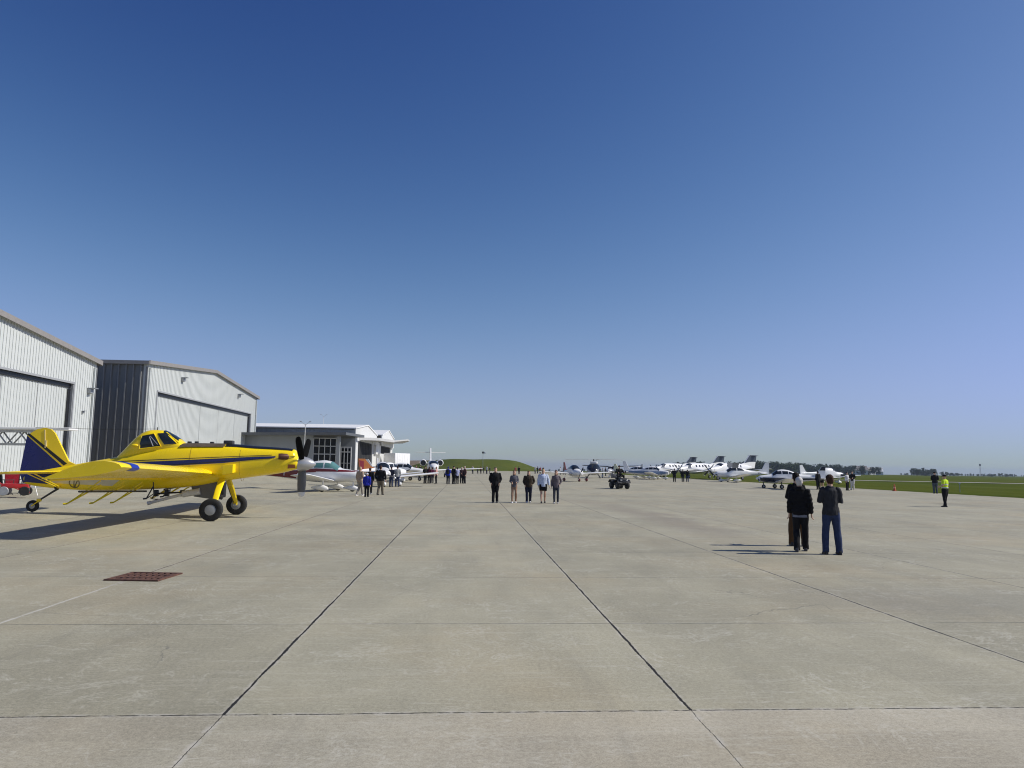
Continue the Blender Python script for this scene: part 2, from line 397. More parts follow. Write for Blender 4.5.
def hangar(label, y0, y1, eave, peak, dy0, dy1, dh, deep, lights, full_side=True):
    t = thing('hangar', label, 'hangar', (HX, (y0+y1)/2, 0)); ym = (y0+y1)/2
    L = lambda y: y-ym
    top = lambda y: peak-(peak-eave)*abs(y-ym)/((y1-y0)/2)
    mb = MB(); th = .30
    def panel(ya, yb, zb):
        ks = [ya]+([ym] if ya < ym < yb else [])+[yb]
        pts = [Vector((0, L(ya), zb)), Vector((0, L(yb), zb))]+[Vector((0, L(k), top(k))) for k in reversed(ks)]
        mb.prism(pts, (-th, 0, 0))
    panel(y0, dy0, 0); panel(dy1, y1, 0); panel(dy0, dy1, dh)
    y = y0+.2
    while y < y1-.1:
        zb = dh+.16 if dy0-.12 < y < dy1+.12 else 0.02
        mb.box((.018, L(y), (zb+top(y)-.05)/2), (.036, .07, top(y)-.05-zb)); y += .305
    mb.build('front_wall', wall_white, t, smooth=False)
    md = MB(); md.box((-.30, L((dy0+dy1)/2), dh/2), (.06, dy1-dy0-.02, dh-.02))
    y = dy0+.15
    while y < dy1: md.box((-.255, L(y), dh/2-.16), (.03, .06, dh-.36)); y += .305
    md.build('door', door_white, t, smooth=False)
    mt = MB()
    mt.box((.03, L((dy0+dy1)/2), dh+.03), (.06, dy1-dy0+.2, .14)); md2 = MB(); md2.box((-.20, L((dy0+dy1)/2), dh-.16), (.10, dy1-dy0-.1, .30)); md2.box((-.20, L(dy1)-.22, dh/2-.2), (.10, .26, dh-.42)); md2.build('door_gap_shade', black_paint, t, smooth=False)  # black strips at head and jamb paint the shadow of the door gap
    for s, yy in ((-1, dy0), (1, dy1)): mt.box((-.10, L(yy)-s*.03, dh/2), (.20, .06, dh)); mt.box((.025, L(yy)+s*.07, dh/2), (.05, .14, dh))
    mt.build('door_trim', trim_grey, t, smooth=False)
    ms = MB()
    for yy, s in ((y0, -1), (y1, 1)):
        ms.box((-deep/2-th, L(yy)-s*.1, eave/2), (deep, .2, eave))
        x = -.5
        while x > -deep:
            ms.box((x, L(yy)+s*.10, eave/2-.1), (.10, .20, eave-.25)); x -= .62
        ms.box((-.02, L(yy)+s*.03, eave/2-.2), (.16, .07, eave-.4))
    ms.box((-deep-th, 0, eave/2), (.2, y1-y0-.6, eave))
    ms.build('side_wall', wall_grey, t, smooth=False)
    for s, yy in ((-1, y0), (1, y1)):
        q = MB(); q.box((.09, L(yy)-s*.35, eave/2-.2), (.12, .12, eave-.5)); q.tube([(.09, L(yy)-s*.35, .1), (.32, L(yy)-s*.35, .06)], .06, 6); q.build('downpipe', wall_white, t, smooth=False)
    for k in range(1, 5): yy = dy0+(dy1-dy0)*k/5; q = MB(); q.box((-.238, L(yy), dh/2-.16), (.012, .035, dh-.36)); q.build('door_seam', trim_grey, t, smooth=False)
    q = MB(); q.box((-.2, L((dy0+dy1)/2), .07), (.12, dy1-dy0-.1, .14)); q.build('door_sill', black_paint, t, smooth=False)
    mr = MB()
    for s, ya in ((-1, y0), (1, y1)):
        a = Vector((.22, L(ya)+s*.25, top(ya)-.05)); b = Vector((.22, 0, peak+.0))
        a.z -= .0; mr.prism([a, b, b+Vector((0, 0, .16)), a+Vector((0, 0, .16))], (-deep-.6, 0, 0))
    mr.build('roof', roof_white, t, smooth=False)
    mf = MB()
    for s, ya in ((-1, y0), (1, y1)):
        a = Vector((.225, L(ya)+s*.27, top(ya)-.20)); b = Vector((.225, -s*.002, peak-.14))
        mf.prism([a, b, b+Vector((0, 0, .34)), a+Vector((0, 0, .34))], (.10, 0, 0))
        mf.box((-deep/2, L(ya)+s*.31, top(ya)-.06), (deep+.5, .10, .32))
    mf.build('roof_trim', trim_tan if not lights or True else trim_grey, t, smooth=False)
    for (ly, lz, big) in lights:
        q = MB(); s = 1.0 if big else .45
        q.box((.14*s+.02, L(ly), lz), (.28*s, .42*s, .36*s), bev=.03); q.box((.30*s, L(ly), lz+.22*s), (.62*s, .44*s, .06*s))
        q.build('wall_light', galv, t, smooth=False)
    return t
hangar('white ribbed hangar, leftmost, its tall door behind the tail of the yellow crop duster', 28.4, 55.1, 9.3, 10.7, 33.4, 52.2, 7.35, 40, [(54.2, 7.0, True), (53.6, 5.4, False)])
hangar('white gabled hangar with dark grey side wall, between the leftmost hangar and the terminal', 63.6, 96.4, 10.55, 11.85, 65.9, 94.0, 8.2, 40, [(71.2, 9.9, True), (88.5, 10.0, True)])

# ------------------------------------------------------------------ terminal and its two hangar bays
tw = paint('terminal_white', (.66, .66, .64), .5, .04)
tg = ribbed('terminal_grey', (.30, .315, .32), .12)
soffit_m = paint('soffit', (.50, .50, .49), .6, .06)
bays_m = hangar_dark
TX = -15.85
def terminal():
    t = thing('terminal_building', 'long low terminal with white roof, glass lobby and two gabled hangar bays', 'building', (TX, 115, 0))
    L = lambda y: y-115
    bays = [(103, 128, 6.95, 8.05), (131, 153, 7.2, 8.5)]
    mw = MB(); mr = MB(); mg = MB()
    for k, (y0, y1, e, p) in enumerate(bays):
        ym = (y0+y1)/2; x1 = 0 if k == 0 else .5
        # gable panel facing the apron above the door head
        mg.prism([Vector((x1, L(y0)+.3, 5.3)), Vector((x1, L(y1)-.3, 5.3)), Vector((x1, L(y1)-.3, e)), Vector((x1, L(ym), p-.1)), Vector((x1, L(y0)+.3, e))], (-.25, 0, 0))
        for s, ya in ((-1, y0), (1, y1)):
            a = Vector((x1+.14, L(ya)+s*(.4 if k == 0 and s < 0 else -.02), e-.04)); b = Vector((x1+.14, L(ym), p))
            mr.prism([a, b, b+Vector((0, 0, .14)), a+Vector((0, 0, .14))], (-46, 0, 0))
    mg.build('gable', tw, t, smooth=False)
    mr.build('roof', roof_white, t, smooth=False)
    # long side wall towards the viewer, with a clerestory of ribs
    mw.box((-22, L(103)+.15, 3.4), (44, .3, 6.8))
    for i in range(70): mw.box((-1.0-i*.6, L(103)-.04, 6.35), (.12, .08, .8))
    
    mw.build('wall', tg, t, smooth=False)
    mw = MB(); mw.box((-22, L(154)-.15, 3.4), (44, .3, 6.8)); mw.build('wall', tg, t, smooth=False)
    for k, (ya, yb) in enumerate(((105.2, 121.2), (133.4, 150.0))):
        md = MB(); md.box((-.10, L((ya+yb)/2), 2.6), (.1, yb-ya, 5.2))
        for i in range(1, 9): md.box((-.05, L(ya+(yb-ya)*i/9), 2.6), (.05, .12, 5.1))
        md.build('doorway_shade', bays_m, t, smooth=False)  # flush dark sheets stand in for the shade of two open doorways
    # canopy over both doors, its tip far out over the apron
    mc = MB()
    mc.prism([Vector((.02, L(107), 5.45)), Vector((2.6, L(110), 5.5)), Vector((2.8, L(149), 6.25)), Vector((.02, L(153), 6.3))], (0, 0, .40))
    mc.prism([Vector((2.62, L(130), 5.95)), Vector((4.2, L(144), 6.7)), Vector((4.0, L(150), 6.75)), Vector((2.82, L(150), 6.35))], (0, 0, .26))
    mc.build('canopy', soffit_m, t, smooth=False)
    for y, wd in ((104.1, 2.1), (127.3, 12.0), (152.0, 3.9)):
        m = MB(); m.box((-.05, L(y), 2.9 if y > 125 else 2.64), (.3, wd, 5.8 if y > 125 else 5.28)); m.build('column', tw, t, smooth=False)
    m = MB(); m.box((.45, L(129.5), 1.9), (.6, 6.0, 3.8)); m.box((.32, L(124.5), 4.4), (.35, 3.0, 1.6)); m.build('wall_pier', tw, t, smooth=False)
    # lobby standing forward of the long side, all glass near its corner
    ly = 93.0
    m = MB(); m.box((-22.0, L(ly)+.2, 2.75), (36.4, .4, 5.5)); m.box((-.3, L(ly+6), 2.7), (2.0, .3, 5.4)); m.box((-.62, L(ly)+.2, 2.7), (.45, .5, 5.4))
    m.build('lobby_wall', tg, t, smooth=False)
    m = MB(); m.box((-2.33, L(ly)+.2, 2.6), (2.94, .12, 5.2)); g = m.build('lobby_glass', paint('lobby_glazing', (.012, .013, .014), .15, .2, 3, 0, .15), t, smooth=False)
    m = MB()
    for i in range(5): m.box((-3.75+i*.72, L(ly)+.10, 2.6), (.07, .12, 5.2))
    for j in range(6): m.box((-2.33, L(ly)+.09, .06+j*1.02), (2.94, .10, .08))
    m.build('mullion', tw, g, smooth=False)
    m = MB()
    for i in range(4): m.box((-1.0+i*.45, L(ly+4.6), 2.1), (.10, .2, 4.2))
    for z in (4.15, 3.5): m.box((-.33, L(ly+4.6), z), (1.5, .21, .12))
    for i in range(3): m.box((-.78+i*.45, L(ly+4.6), 2.0), (.34, .04, .06))
    m.build('entrance_frame', tw, t, smooth=False)
    m = MB(); m.box((-.33, L(ly+4.7), 2.0), (1.4, .06, 4.0)); m.build('entrance_door', paint('lobby_glazing', (.012, .013, .014)), t, smooth=False)
    m = MB(); m.prism([Vector((-40, L(ly)-1.6, 4.95)), Vector((.6, L(ly)-1.6, 5.55)), Vector((1.0, L(105), 5.75)), Vector((-40, L(102.8), 5.0))], (0, 0, .34))
    m.build('lobby_roof', paint('lobby_fascia', (.10, .105, .11), .5, .1), t, smooth=False)
    m = MB(); m.box((-30.5, L(110), 8.2), (.8, .8, 1.6)); m.build('roof_vent', galv, t, smooth=False)
    return t
terminal()
def light_pole(px, depth, h, label):
    t = thing('light_pole', label, 'light pole', along(px, depth))
    m = MB(); m.tube([(0, 0, 0), (0, 0, h)], [.06, .035], 10); m.lathe([(.2, 0), (.2, .1), (.10, .14)], (0, 0, 0)); m.build('pole', tw, t)
    for s in (-1, 1):
        m = MB(); m.tube([(0, 0, h-.1), (s*.25, 0, h+.1), (s*.45, 0, h+.25)], .02, 6); m.box((s*.55, 0, h+.3), (.25, .16, .08), bev=.02); m.build('lamp_arm', galv, t)
light_pole(306, 84, 6.5, 'white light pole before the terminal lobby, just beyond the propeller of the crop duster')
light_pole(324, 140, 11.2, 'distant light pole whose lamp shows above the white terminal roof')

# ------------------------------------------------------------------ things standing before the far left hangar
def gantry():
    t = thing('lattice_gantry', 'grey lattice beam with a white plank top standing behind the yellow and blue tail fin', 'gantry', along(20, 40, .34))
    t.rotation_euler.z = R(-3.6)
    m = MB()
    for z in (2.42, 3.15):
        for y in (-.25, .25): m.box((-2.5, y, z), (7.2, .09, .12))
    for i in range(12):
        x = -6+i*.62
        for y in (-.25, .25): m.tube([(x, y, 2.42 if i % 2 else 3.15), (x+.62, y, 3.15 if i % 2 else 2.42)], .04, 6)
        m.box((x, 0, 3.15), (.06, .5, .06))
    m.build('truss', galv, t)
    m = MB(); m.box((-1.2, 0, 3.30), (8.6, .9, .14), bev=.03); m.build('plank', white_paint, t)
    for x in (-4.5, 1.0):
        m = MB()
        for y in (-.3, .3): m.tube([(x, y*2.4, 0), (x, y, 3.1)], .06, 8)
        m.box((x, 0, .9), (.07, 1.2, .07)); m.box((x, 0, .06), (.3, 1.7, .1)); m.build('leg', galv, t)
gantry()
red_m = paint('red_paint', (.45, .02, .02), .4, .12)
red_cloth = cloth('red_fabric', (.55, .03, .05)); black_cloth = cloth('black_fabric', (.015, .015, .017))
def camp_chair(px, py, rz, mf, mfr, label):
    t = thing('folding_chair', label, 'chair', ground_at(px, py, .34), rz)
    m = MB(); m.grid([[Vector((x, y, .44-.05*math.sin((x+.25)/.5*math.pi))) for x in (-.25, -.1, .1, .25)] for y in (-.22, 0, .22)]); m.build('seat', mf, t)
    m = MB(); m.prism([(-.26, .22, .46), (.26, .22, .46), (.28, .36, 1.0), (-.28, .36, 1.0)], (0, .025, 0)); m.build('backrest', mf, t)
    m = MB()
    for s in (-1, 1):
        m.tube([(s*.27, -.27, 0), (s*.27, .25, .48), (s*.29, .37, 1.02)], .016, 6); m.tube([(s*.27, .30, 0), (s*.27, -.24, .46), (s*.28, -.26, .64)], .016, 6)
        m.box((s*.28, -.02, .65), (.06, .5, .03))
    m.tube([(-.27, -.27, .02), (.27, .30, .02)], .014, 6); m.tube([(.27, -.27, .02), (-.27, .30, .02)], .014, 6)
    m.build('chair_frame', mfr, t)
camp_chair(12.5, 493.5, R(200), red_cloth, dark_metal, 'red folding chair by the white hangar door under the tail of the crop duster')
camp_chair(2.5, 494.5, R(160), black_cloth, dark_metal, 'black folding chair at the left edge of the photo beside the red chair')
def cart():
    t = thing('red_hand_cart', 'small red hand cart with grey wheels parked in front of the red folding chair', 'cart', ground_at(15, 495.5, .34), R(20))
    m = MB(); m.box((0, 0, .42), (1.0, .5, .2), bev=.03); m.tube([(-.5, 0, .45), (-.9, 0, .9)], .02, 6); m.tube([(-.9, -.2, .9), (-.9, .2, .9)], .02, 6)
    for s in (-1, 1): m.tube([(-.4, s*.22, .5), (.5, s*.22, .12)], .022, 6)
    m.build('cart_body', red_m, t)
    for x in (-.38, .38):
        for s in (-1, 1):
            m = MB(); m.lathe([(.05, -.04), (.18, -.045), (.2, -.02), (.2, .02), (.18, .045), (.05, .04)], (x, s*.3, .2), 'Y', 16); m.build('wheel', galv if x < 0 else rubber, t)
cart()
def grill():
    t = thing('kettle_grill', 'black round kettle grill on thin legs right of the red hand cart', 'grill', ground_at(29, 495.5, .34))
    m = MB(); m.lathe([(.02, .55), (.22, .6), (.31, .75), (.31, .79), (.24, .95), (.03, 1.02)], (0, 0, 0), 'Z', 20); m.build('kettle', black_paint, t)
    for k in range(3):
        a = k*2.1; m = MB(); m.tube([(.15*math.cos(a), .15*math.sin(a), .64), (.36*math.cos(a), .36*math.sin(a), 0)], .014, 6); m.build('leg', steel, t)
grill()

# ------------------------------------------------------------------ drain grate let into the apron
def grate():
    a, b, c, d = ground_at(109, 580.8), ground_at(159, 581.2), ground_at(178, 574.4), ground_at(130, 573.2)
    cen = (a+b+c+d)/4; u = ((b-a)+(c-d))/2; v = ((d-a)+(c-b))/2
    t = thing('drain_grate', 'rusty slotted steel drain grate let into the concrete left of the joint', 'drain', cen)
    rust = NT('rusty_iron'); f = rust.noise(rust.obj(), 14, 5, .7)
    rm = rust.out(rust.mix(rust.rng(f, .35, .65), (.06, .026, .018), (.15, .07, .045)), .85)
    m = MB(); m.poly([(-u-v)/2+Vector((0, 0, .004)), (u-v)/2+Vector((0, 0, .004)), (u+v)/2+Vector((0, 0, .004)), (v-u)/2+Vector((0, 0, .004))])
    m.build('pit', paint('drain_pit', (.006, .005, .005), .9), t, smooth=False)
    rot = Matrix.Rotation(math.atan2(u.y, u.x), 3, 'Z')
    m = MB(); lu, lv = u.length, v.length
    for s in (-1, 1):
        m.box(rot @ Vector((0, s*lv/2, .012)), (lu+.06, .05, .024), rot); m.box(rot @ Vector((s*lu/2, 0, .0115)), (.05, lv-.05, .023), rot)
    vd = v.normalized()
    for i in range(8):
        p = (-.5+(i+.5)/8)*u; m.box(p+Vector((0, 0, .010)), (.055, lv*.98, .014), Matrix.Rotation(math.atan2(v.y, v.x)-math.pi/2, 3, 'Z'))
    for k in (-.18, .18): m.box(k*v*1.0+Vector((0, 0, .016)), (lu*.98, .03, .008), rot)
    m.build('grille', rm, t, smooth=False)
grate()
# ------------------------------------------------------------------ aircraft toolkit
class Fuse:
    """A lofted body: sections (x, bottom, top, half width[, squareness])."""
    def __init__(s, secs, N=28, step=6):
        s.N = N; ss = [tuple(q)+(2.4,) if len(q) == 4 else tuple(q) for q in sorted(secs)]
        s.k = ss; xs = []
        for a, b in zip(ss, ss[1:]):
            xs += [a[0]+(b[0]-a[0])*i/step for i in range(step)]
        s.xs = xs+[ss[-1][0]]
    def at(s, x):
        k = s.k; x = min(max(x, k[0][0]), k[-1][0])
        i = max(j for j in range(len(k)-1) if k[j][0] <= x)
        a, b = k[i], k[i+1]; h = b[0]-a[0]; t = (x-a[0])/h
        out = []
        for q in range(1, 5):
            d = (b[q]-a[q])/h
            def slope(j):
                if j == 0 or j == len(k)-1:
                    return d
                d0 = (k[j][q]-k[j-1][q])/(k[j][0]-k[j-1][0]); d1 = (k[j+1][q]-k[j][q])/(k[j+1][0]-k[j][0])
                return 0 if d0*d1 <= 0 else 2*d0*d1/(d0+d1)
            m0, m1 = slope(i)*h, slope(i+1)*h
            out.append((2*t**3-3*t*t+1)*a[q]+(t**3-2*t*t+t)*m0+(-2*t**3+3*t*t)*b[q]+(t**3-t*t)*m1)
        return out
    def ring(s, x): zb, zt, hw, n = s.at(x); return superring(x, zb, zt, hw, n, s.N)
    def loft(s, mb, mi=0): mb.loft([s.ring(x) for x in s.xs], mi=mi)
    def y(s, x, z):
        zb, zt, hw, n = s.at(x); zc, hz = (zb+zt)/2, (zt-zb)/2
        q = min(.999, abs(z-zc)/hz); return hw*(1-q**n)**(1/n)
    def side(s, mb, quad, side, off=.012, nx=8, nz=5, mi=0):
        """A thin patch hugging the flank; quad = four (x, z) corners."""
        a, b, c, d = [Vector(p) for p in quad]; rows = []
        for j in range(nz+1):
            r = []
            for i in range(nx+1):
                p = a.lerp(b, i/nx).lerp(d.lerp(c, i/nx), j/nz)
                r.append(Vector((p.x, side*(s.y(p.x, p.y)+off), p.y)))
            rows.append(r)
        mb.grid(rows, mi)
    def wrap(s, mb, x0, x1, a0, a1, off=.012, nx=8, na=12, skew=None, mi=0):
        """A patch over the top between two angles; skew shifts x with height."""
        rows = []
        for j in range(na+1):
            a = R(a0+(a1-a0)*j/na); r = []
            for i in range(nx+1):
                x = x0+(x1-x0)*i/nx+(skew(a) if skew else 0)
                zb, zt, hw, n = s.at(x); zc, hz = (zb+zt)/2+0, (zt-zb)/2+off; hw += off
                c, sn = math.cos(a), math.sin(a)
                r.append(Vector((x, hw*math.copysign(abs(c)**(2/n), c), zc+hz*math.copysign(abs(sn)**(2/n), sn))))
            rows.append(r)
        mb.grid(rows, mi)
AF = [(0, 0), (.02, .30), (.08, .56), (.2, .88), (.35, 1), (.6, .78), (.85, .33), (1, .03)]
def foil(le, chord, thick, pitch, span='y', off=0.0):
    pts = []; k = .72 if thick > .15 else .62
    up = [(q, p*k*thick) for q, p in AF]; dn = [(q, -p*(1-k)*thick) for q, p in AF[1:-1]]
    for q, h in up+list(reversed(dn)):
        x, h = -q*chord, h*chord
        c, s = math.cos(pitch), math.sin(pitch)
        if off: x += off*(1 if q < .1 else 0); h += math.copysign(off, h if h else 1)
        X, Z = x*c-h*s, x*s+h*c
        pts.append(Vector(le)+(Vector((X, 0, Z)) if span == 'y' else Vector((X, Z, 0))))
    return pts
def wing_mesh(stations, span='y'):
    """stations: (leading edge point, chord, thickness, pitch)."""
    m = MB(); m.loft([foil(*q, span=span) for q in stations]); return m
def wheel(parent, c, r, wd, name='wheel', hub=galv):
    m = MB(); m.lathe([(r*.45, -wd*.4), (r*.8, -wd*.5), (r*.96, -wd*.38), (r, 0), (r*.96, wd*.38), (r*.8, wd*.5), (r*.45, wd*.4)], c, 'Y', 26)
    o = m.build(name, rubber, parent, ang=50)
    m = MB(); m.lathe([(.01, -wd*.50), (r*.28, -wd*.5), (r*.47, -wd*.42), (r*.47, wd*.42), (r*.28, wd*.5), (.01, wd*.50)], c, 'Y', 18); m.build('hub', hub, o)
    return o
def blade(m, c, r, ang, chord=.17, tipm=0, pitch=40):
    """One propeller blade turned ang degrees from straight up (towards -y)."""
    A = Matrix.Translation(c) @ Matrix.Rotation(R(ang), 4, 'X'); rings = []
    for t, ch, tw in ((.06, .45, 1.08), (.2, .8, 1.04), (.4, 1, 1), (.65, 1, .95), (.86, .92, .91), (.97, .72, .9), (1.0, .35, .9)):
        p = R(pitch*tw); w_ = ch*chord/2; rg = []
        for k in range(8):
            a = 2*math.pi*k/8; u, v = w_*math.cos(a), w_*.16*math.sin(a)
            rg.append(A @ Vector((u*math.sin(p)+v*math.cos(p), u*math.cos(p)-v*math.sin(p), t*r)))
        rings.append(rg)
    m.loft(rings[:5], mi=0); m.loft(rings[4:], mi=tipm)
def text_mesh(body, size, mat, parent, M, name='registration'):
    cu = bpy.data.curves.new(name, 'FONT'); cu.body = body; cu.size = size; cu.extrude = .004
    o = bpy.data.objects.new(name, cu); COL.objects.link(o)
    me = bpy.data.meshes.new_from_object(o.evaluated_get(bpy.context.evaluated_depsgraph_get()))
    bpy.data.objects.remove(o); bpy.data.curves.remove(cu)
    me.materials.clear(); me.materials.append(mat); me.transform(M)
    q = bpy.data.objects.new(name, me); COL.objects.link(q); q.parent = parent; return q
RIGHT_TEXT = lambda x, y, z: Matrix.Translation((x, y, z)) @ Matrix.Rotation(R(90), 4, 'X')                     # reads from the -y side
LEFT_TEXT = lambda x, y, z: Matrix.Translation((x, y, z)) @ Matrix.Rotation(R(180), 4, 'Z') @ Matrix.Rotation(R(90), 4, 'X')

# ------------------------------------------------------------------ the yellow crop duster
yel = paint('yellow_paint', (.93, .68, .008), .24, .05, 1.6, 0, .55)
blu = paint('navy_paint', (.010, .014, .13), .3, .12, 3)
def crop_duster():
    d = along(229.5, 24.75)
    t = thing('crop_duster', 'yellow low wing crop dusting aeroplane with navy blue stripe and tail', 'aeroplane', d, facing(.9934, .115))
    F = Fuse([(2.44, 1.70, 2.10, .24, 2.2), (2.40, 1.68, 2.20, .30, 2.2), (2.28, 1.65, 2.36, .37, 2.5), (1.9, 1.55, 2.40, .43, 2.7), (1.0, 1.41, 2.45, .50, 2.8), (.1, 1.27, 2.51, .56, 2.9), (-1.0, 1.05, 2.51, .60, 2.9),
              (-1.6, 1.0, 2.48, .60, 2.8), (-2.6, .94, 2.30, .56, 2.6), (-3.5, .90, 2.06, .48, 2.5), (-4.5, .89, 1.88, .36, 2.4), (-5.5, .93, 1.70, .24, 2.3), (-6.5, 1.02, 1.52, .13, 2.2), (-6.95, 1.12, 1.42, .05, 2)])
    m = MB(); F.loft(m); body = m.build('fuselage', yel, t, ang=50)
    C = Fuse([(-1.36, 2.1, 2.47, .40, 2.8), (-1.5, 2.05, 2.60, .415, 2.8), (-1.85, 2.0, 2.83, .42, 2.8), (-2.15, 2.0, 2.96, .42, 2.7), (-2.45, 2.0, 2.97, .42, 2.7), (-2.75, 1.95, 2.88, .41, 2.6), (-3.1, 1.9, 2.58, .36, 2.4), (-3.5, 1.85, 2.16, .26, 2.2), (-3.7, 1.8, 1.98, .16, 2.2)])
    m = MB(); C.loft(m); can = m.build('canopy', yel, t, ang=50)
    for s in (-1, 1):
        m = MB(); C.side(m, [(-2.76, 2.30), (-2.06, 2.40), (-2.33, 2.82), (-2.70, 2.74)], s, .012); m.build('cockpit_window', glass_dark, can)
        m = MB(); C.side(m, [(-1.95, 2.46), (-1.55, 2.50), (-1.98, 2.86), (-2.22, 2.84)], s, .012); m.build('windshield_pane', glass_dark, can)
        m = MB(); m.tube([(-2.74, s*(C.y(-2.74, 2.30)+.02), 2.30), (-2.05, s*(C.y(-2.05, 2.40)+.02), 2.40), (-2.32, s*(C.y(-2.32, 2.83)+.02), 2.83), (-2.71, s*(C.y(-2.71, 2.75)+.02), 2.75), (-2.74, s*(C.y(-2.74, 2.30)+.02), 2.30)], .018, 6)
        m.tube([(-1.50, s*(C.y(-1.5, 2.52)+.01), 2.52), (-1.97, s*(C.y(-1.97, 2.87)+.01), 2.88)], .022, 6); m.build('window_frame', yel, can)
        m = MB(); m.ball((-2.9, s*(C.y(-2.9, 2.42)+.03), 2.42), (.12, .05, .05)); m.build('air_vent', yel, can)
    m = MB(); C.wrap(m, -2.0, -1.5, 55, 125, .014, skew=lambda a: -.28*max(0, math.sin(a))+.2); m.build('windshield_pane', glass_dark, can)
    # inside pale seat and frame shapes read through the side glass as lighter strokes
    for s in (-1, 1):
        m = MB(); m.tube([(-2.45, s*(C.y(-2.45, 2.7)+.016), 2.72), (-2.30, s*(C.y(-2.3, 2.4)+.016), 2.40)], .018, 5); m.tube([(-2.42, s*(C.y(-2.42, 2.7)+.016), 2.74), (-2.16, s*(C.y(-2.16, 2.5)+.016), 2.46)], .012, 5); m.build('cockpit_brace', steel, can)
    # hopper top and the black anti-glare panel
    m = MB(); F.wrap(m, -1.45, .02, 48, 132, .03); m.build('hopper_cover', paint('hopper_brown', (.10, .075, .045), .6, .25, 5), t)
    m = MB(); F.wrap(m, .04, 2.25, 52, 128, .016); m.build('antiglare_panel', black_paint, t)
    m = MB(); m.box((.06, -.06, 2.56), (.30, .32, .16), bev=.03); m.build('hopper_lid', dark_metal, t)
    for x, y in ((-.55, .1), (-1.0, -.1), (-1.3, .1)): m = MB(); m.box((x, y, 2.545), (.12, .12, .1), bev=.02); m.build('hopper_latch', dark_metal, t)
    # side stripes
    for s in (-1, 1):
        m = MB(); F.side(m, [(-4.6, 1.55), (.0, 1.86), (.0, 2.02), (-4.6, 1.74)], s, .010, 20, 3); F.side(m, [(.0, 1.86), (1.72, 2.07), (1.72, 2.12), (.0, 2.02)], s, .010, 12, 3); m.build('blue_stripe', blu, body)
        m = MB()
        F.side(m, [(-5.2, 1.46), (1.6, 2.035), (1.6, 2.055), (-5.2, 1.50)], s, .011, 24, 1); F.side(m, [(-4.6, 1.79), (1.6, 2.145), (1.6, 2.165), (-4.6, 1.82)], s, .011, 24, 1)
        m.build('black_pinstripe', black_paint, body)
        m = MB(); F.side(m, [(-6.90, 1.16), (-6.0, 1.10), (-5.55, 1.56), (-6.90, 1.40)], s, .010, 8, 4); F.side(m, [(-6.0, 1.46), (-4.6, 1.50), (-5.2, 1.56), (-6.0, 1.56)], s, .0105, 8, 3); m.build('tail_blue', blu, body)
        m = MB(); F.side(m, [(-6.0, 1.14), (-3.6, 1.06), (-3.3, 1.26), (-5.6, 1.26)], s, .010, 10, 3); m.build('pale_flash', paint('pale_flash', (.70, .60, .36), .35, .1), body)
        m = MB(); c0 = (-5.0, 1.15); N = 28
        def em(rr, a): x, z = c0[0]+rr*1.12*math.cos(a), c0[1]+rr*math.sin(a); return Vector((x, s*(F.y(x, z)+.013), z))
        m.grid([[em(r_, 2*math.pi*k/N) for k in range(N+1)] for r_ in (.15, .18)])
        for a_, b_ in (((.0, .10), (-.03, -.15)), ((.03, .10), (.13, .09)), ((.13, .09), (.0, -.14))):
            p, q = Vector(a_), Vector(b_); nn = Vector((-(q-p).y, (q-p).x)).normalized()*.018; rows = []
            for k in range(5):
                c_ = p.lerp(q, k/4); rows.append([Vector((c0[0]+e.x, s*(F.y(c0[0]+e.x, c0[1]+e.y)+.013), c0[1]+e.y)) for e in (c_-nn, c_+nn)])
            m.grid(rows)
        m.build('maker_emblem', paint('emblem_olive', (.13, .10, .02), .4), body)
        m = MB()
        m.prism([(.62, s*.40, 1.78), (-.20, s*.46, 1.40), (-.20, s*.50, 1.42), (.62, s*.62, 1.74)], (0, 0, .0001)) if False else None
        m.loft([[Vector((x, s*y_, z)) for y_, z in ((.40, a), (w_, a+.02), (w_, b-.02), (.40, b))] for x, w_, a, b in ((-.42, .50, 1.44, 1.50), (-.10, .66, 1.42, 1.66), (.10, .80, 1.46, 1.80), (.42, .80, 1.52, 1.84), (.44, .58, 1.54, 1.83))])
        m.build('side_scoop', yel, t, ang=20)
        m = MB(); m.tube([(1.98, s*.34, 2.12), (2.08, s*.46, 2.10), (1.94, s*.54, 2.11), (1.84, s*.56, 2.11)], [.09, .105, .11, .10], 14); m.build('exhaust_stack', paint('burnt_exhaust', (.09, .035, .02), .5, .3, 8, .4), t)
        m = MB(); F.side(m, [(2.12, 1.70), (2.36, 1.72), (2.36, 1.84), (2.14, 1.84)], s, .012, 4, 3); m.build('cowl_intake', paint('rust_red', (.30, .09, .02), .6), t)
        m = MB(); m.tube([(1.86, s*.46, 2.03), (2.1, s*.45, 2.09), (2.36, s*.36, 2.12)], .012, 5); m.build('cowl_hose', black_paint, t)
    for x, s in ((-1.05, -1), (.55, -1), (-1.05, 1), (.55, 1)):
        m = MB(); F.side(m, [(x, 1.25), (x+.012, 1.25), (x+.012, 2.42), (x, 2.42)], s, .004, 1, 10)
        m.build('panel_seam', paint('panel_seam', (.35, .23, .01), .5), body)
    # propeller and spinner
    hub = Vector((2.56, 0, 1.87))
    m = MB(); m.lathe([(.255, -.14), (.262, -.05), (.25, .06), (.21, .2), (.14, .34), (.05, .44), (.01, .46)], hub, 'X', 24); sp = m.build('spinner', paint('polished_spinner', (.46, .46, .46), .32, .015, 1, .5), t)
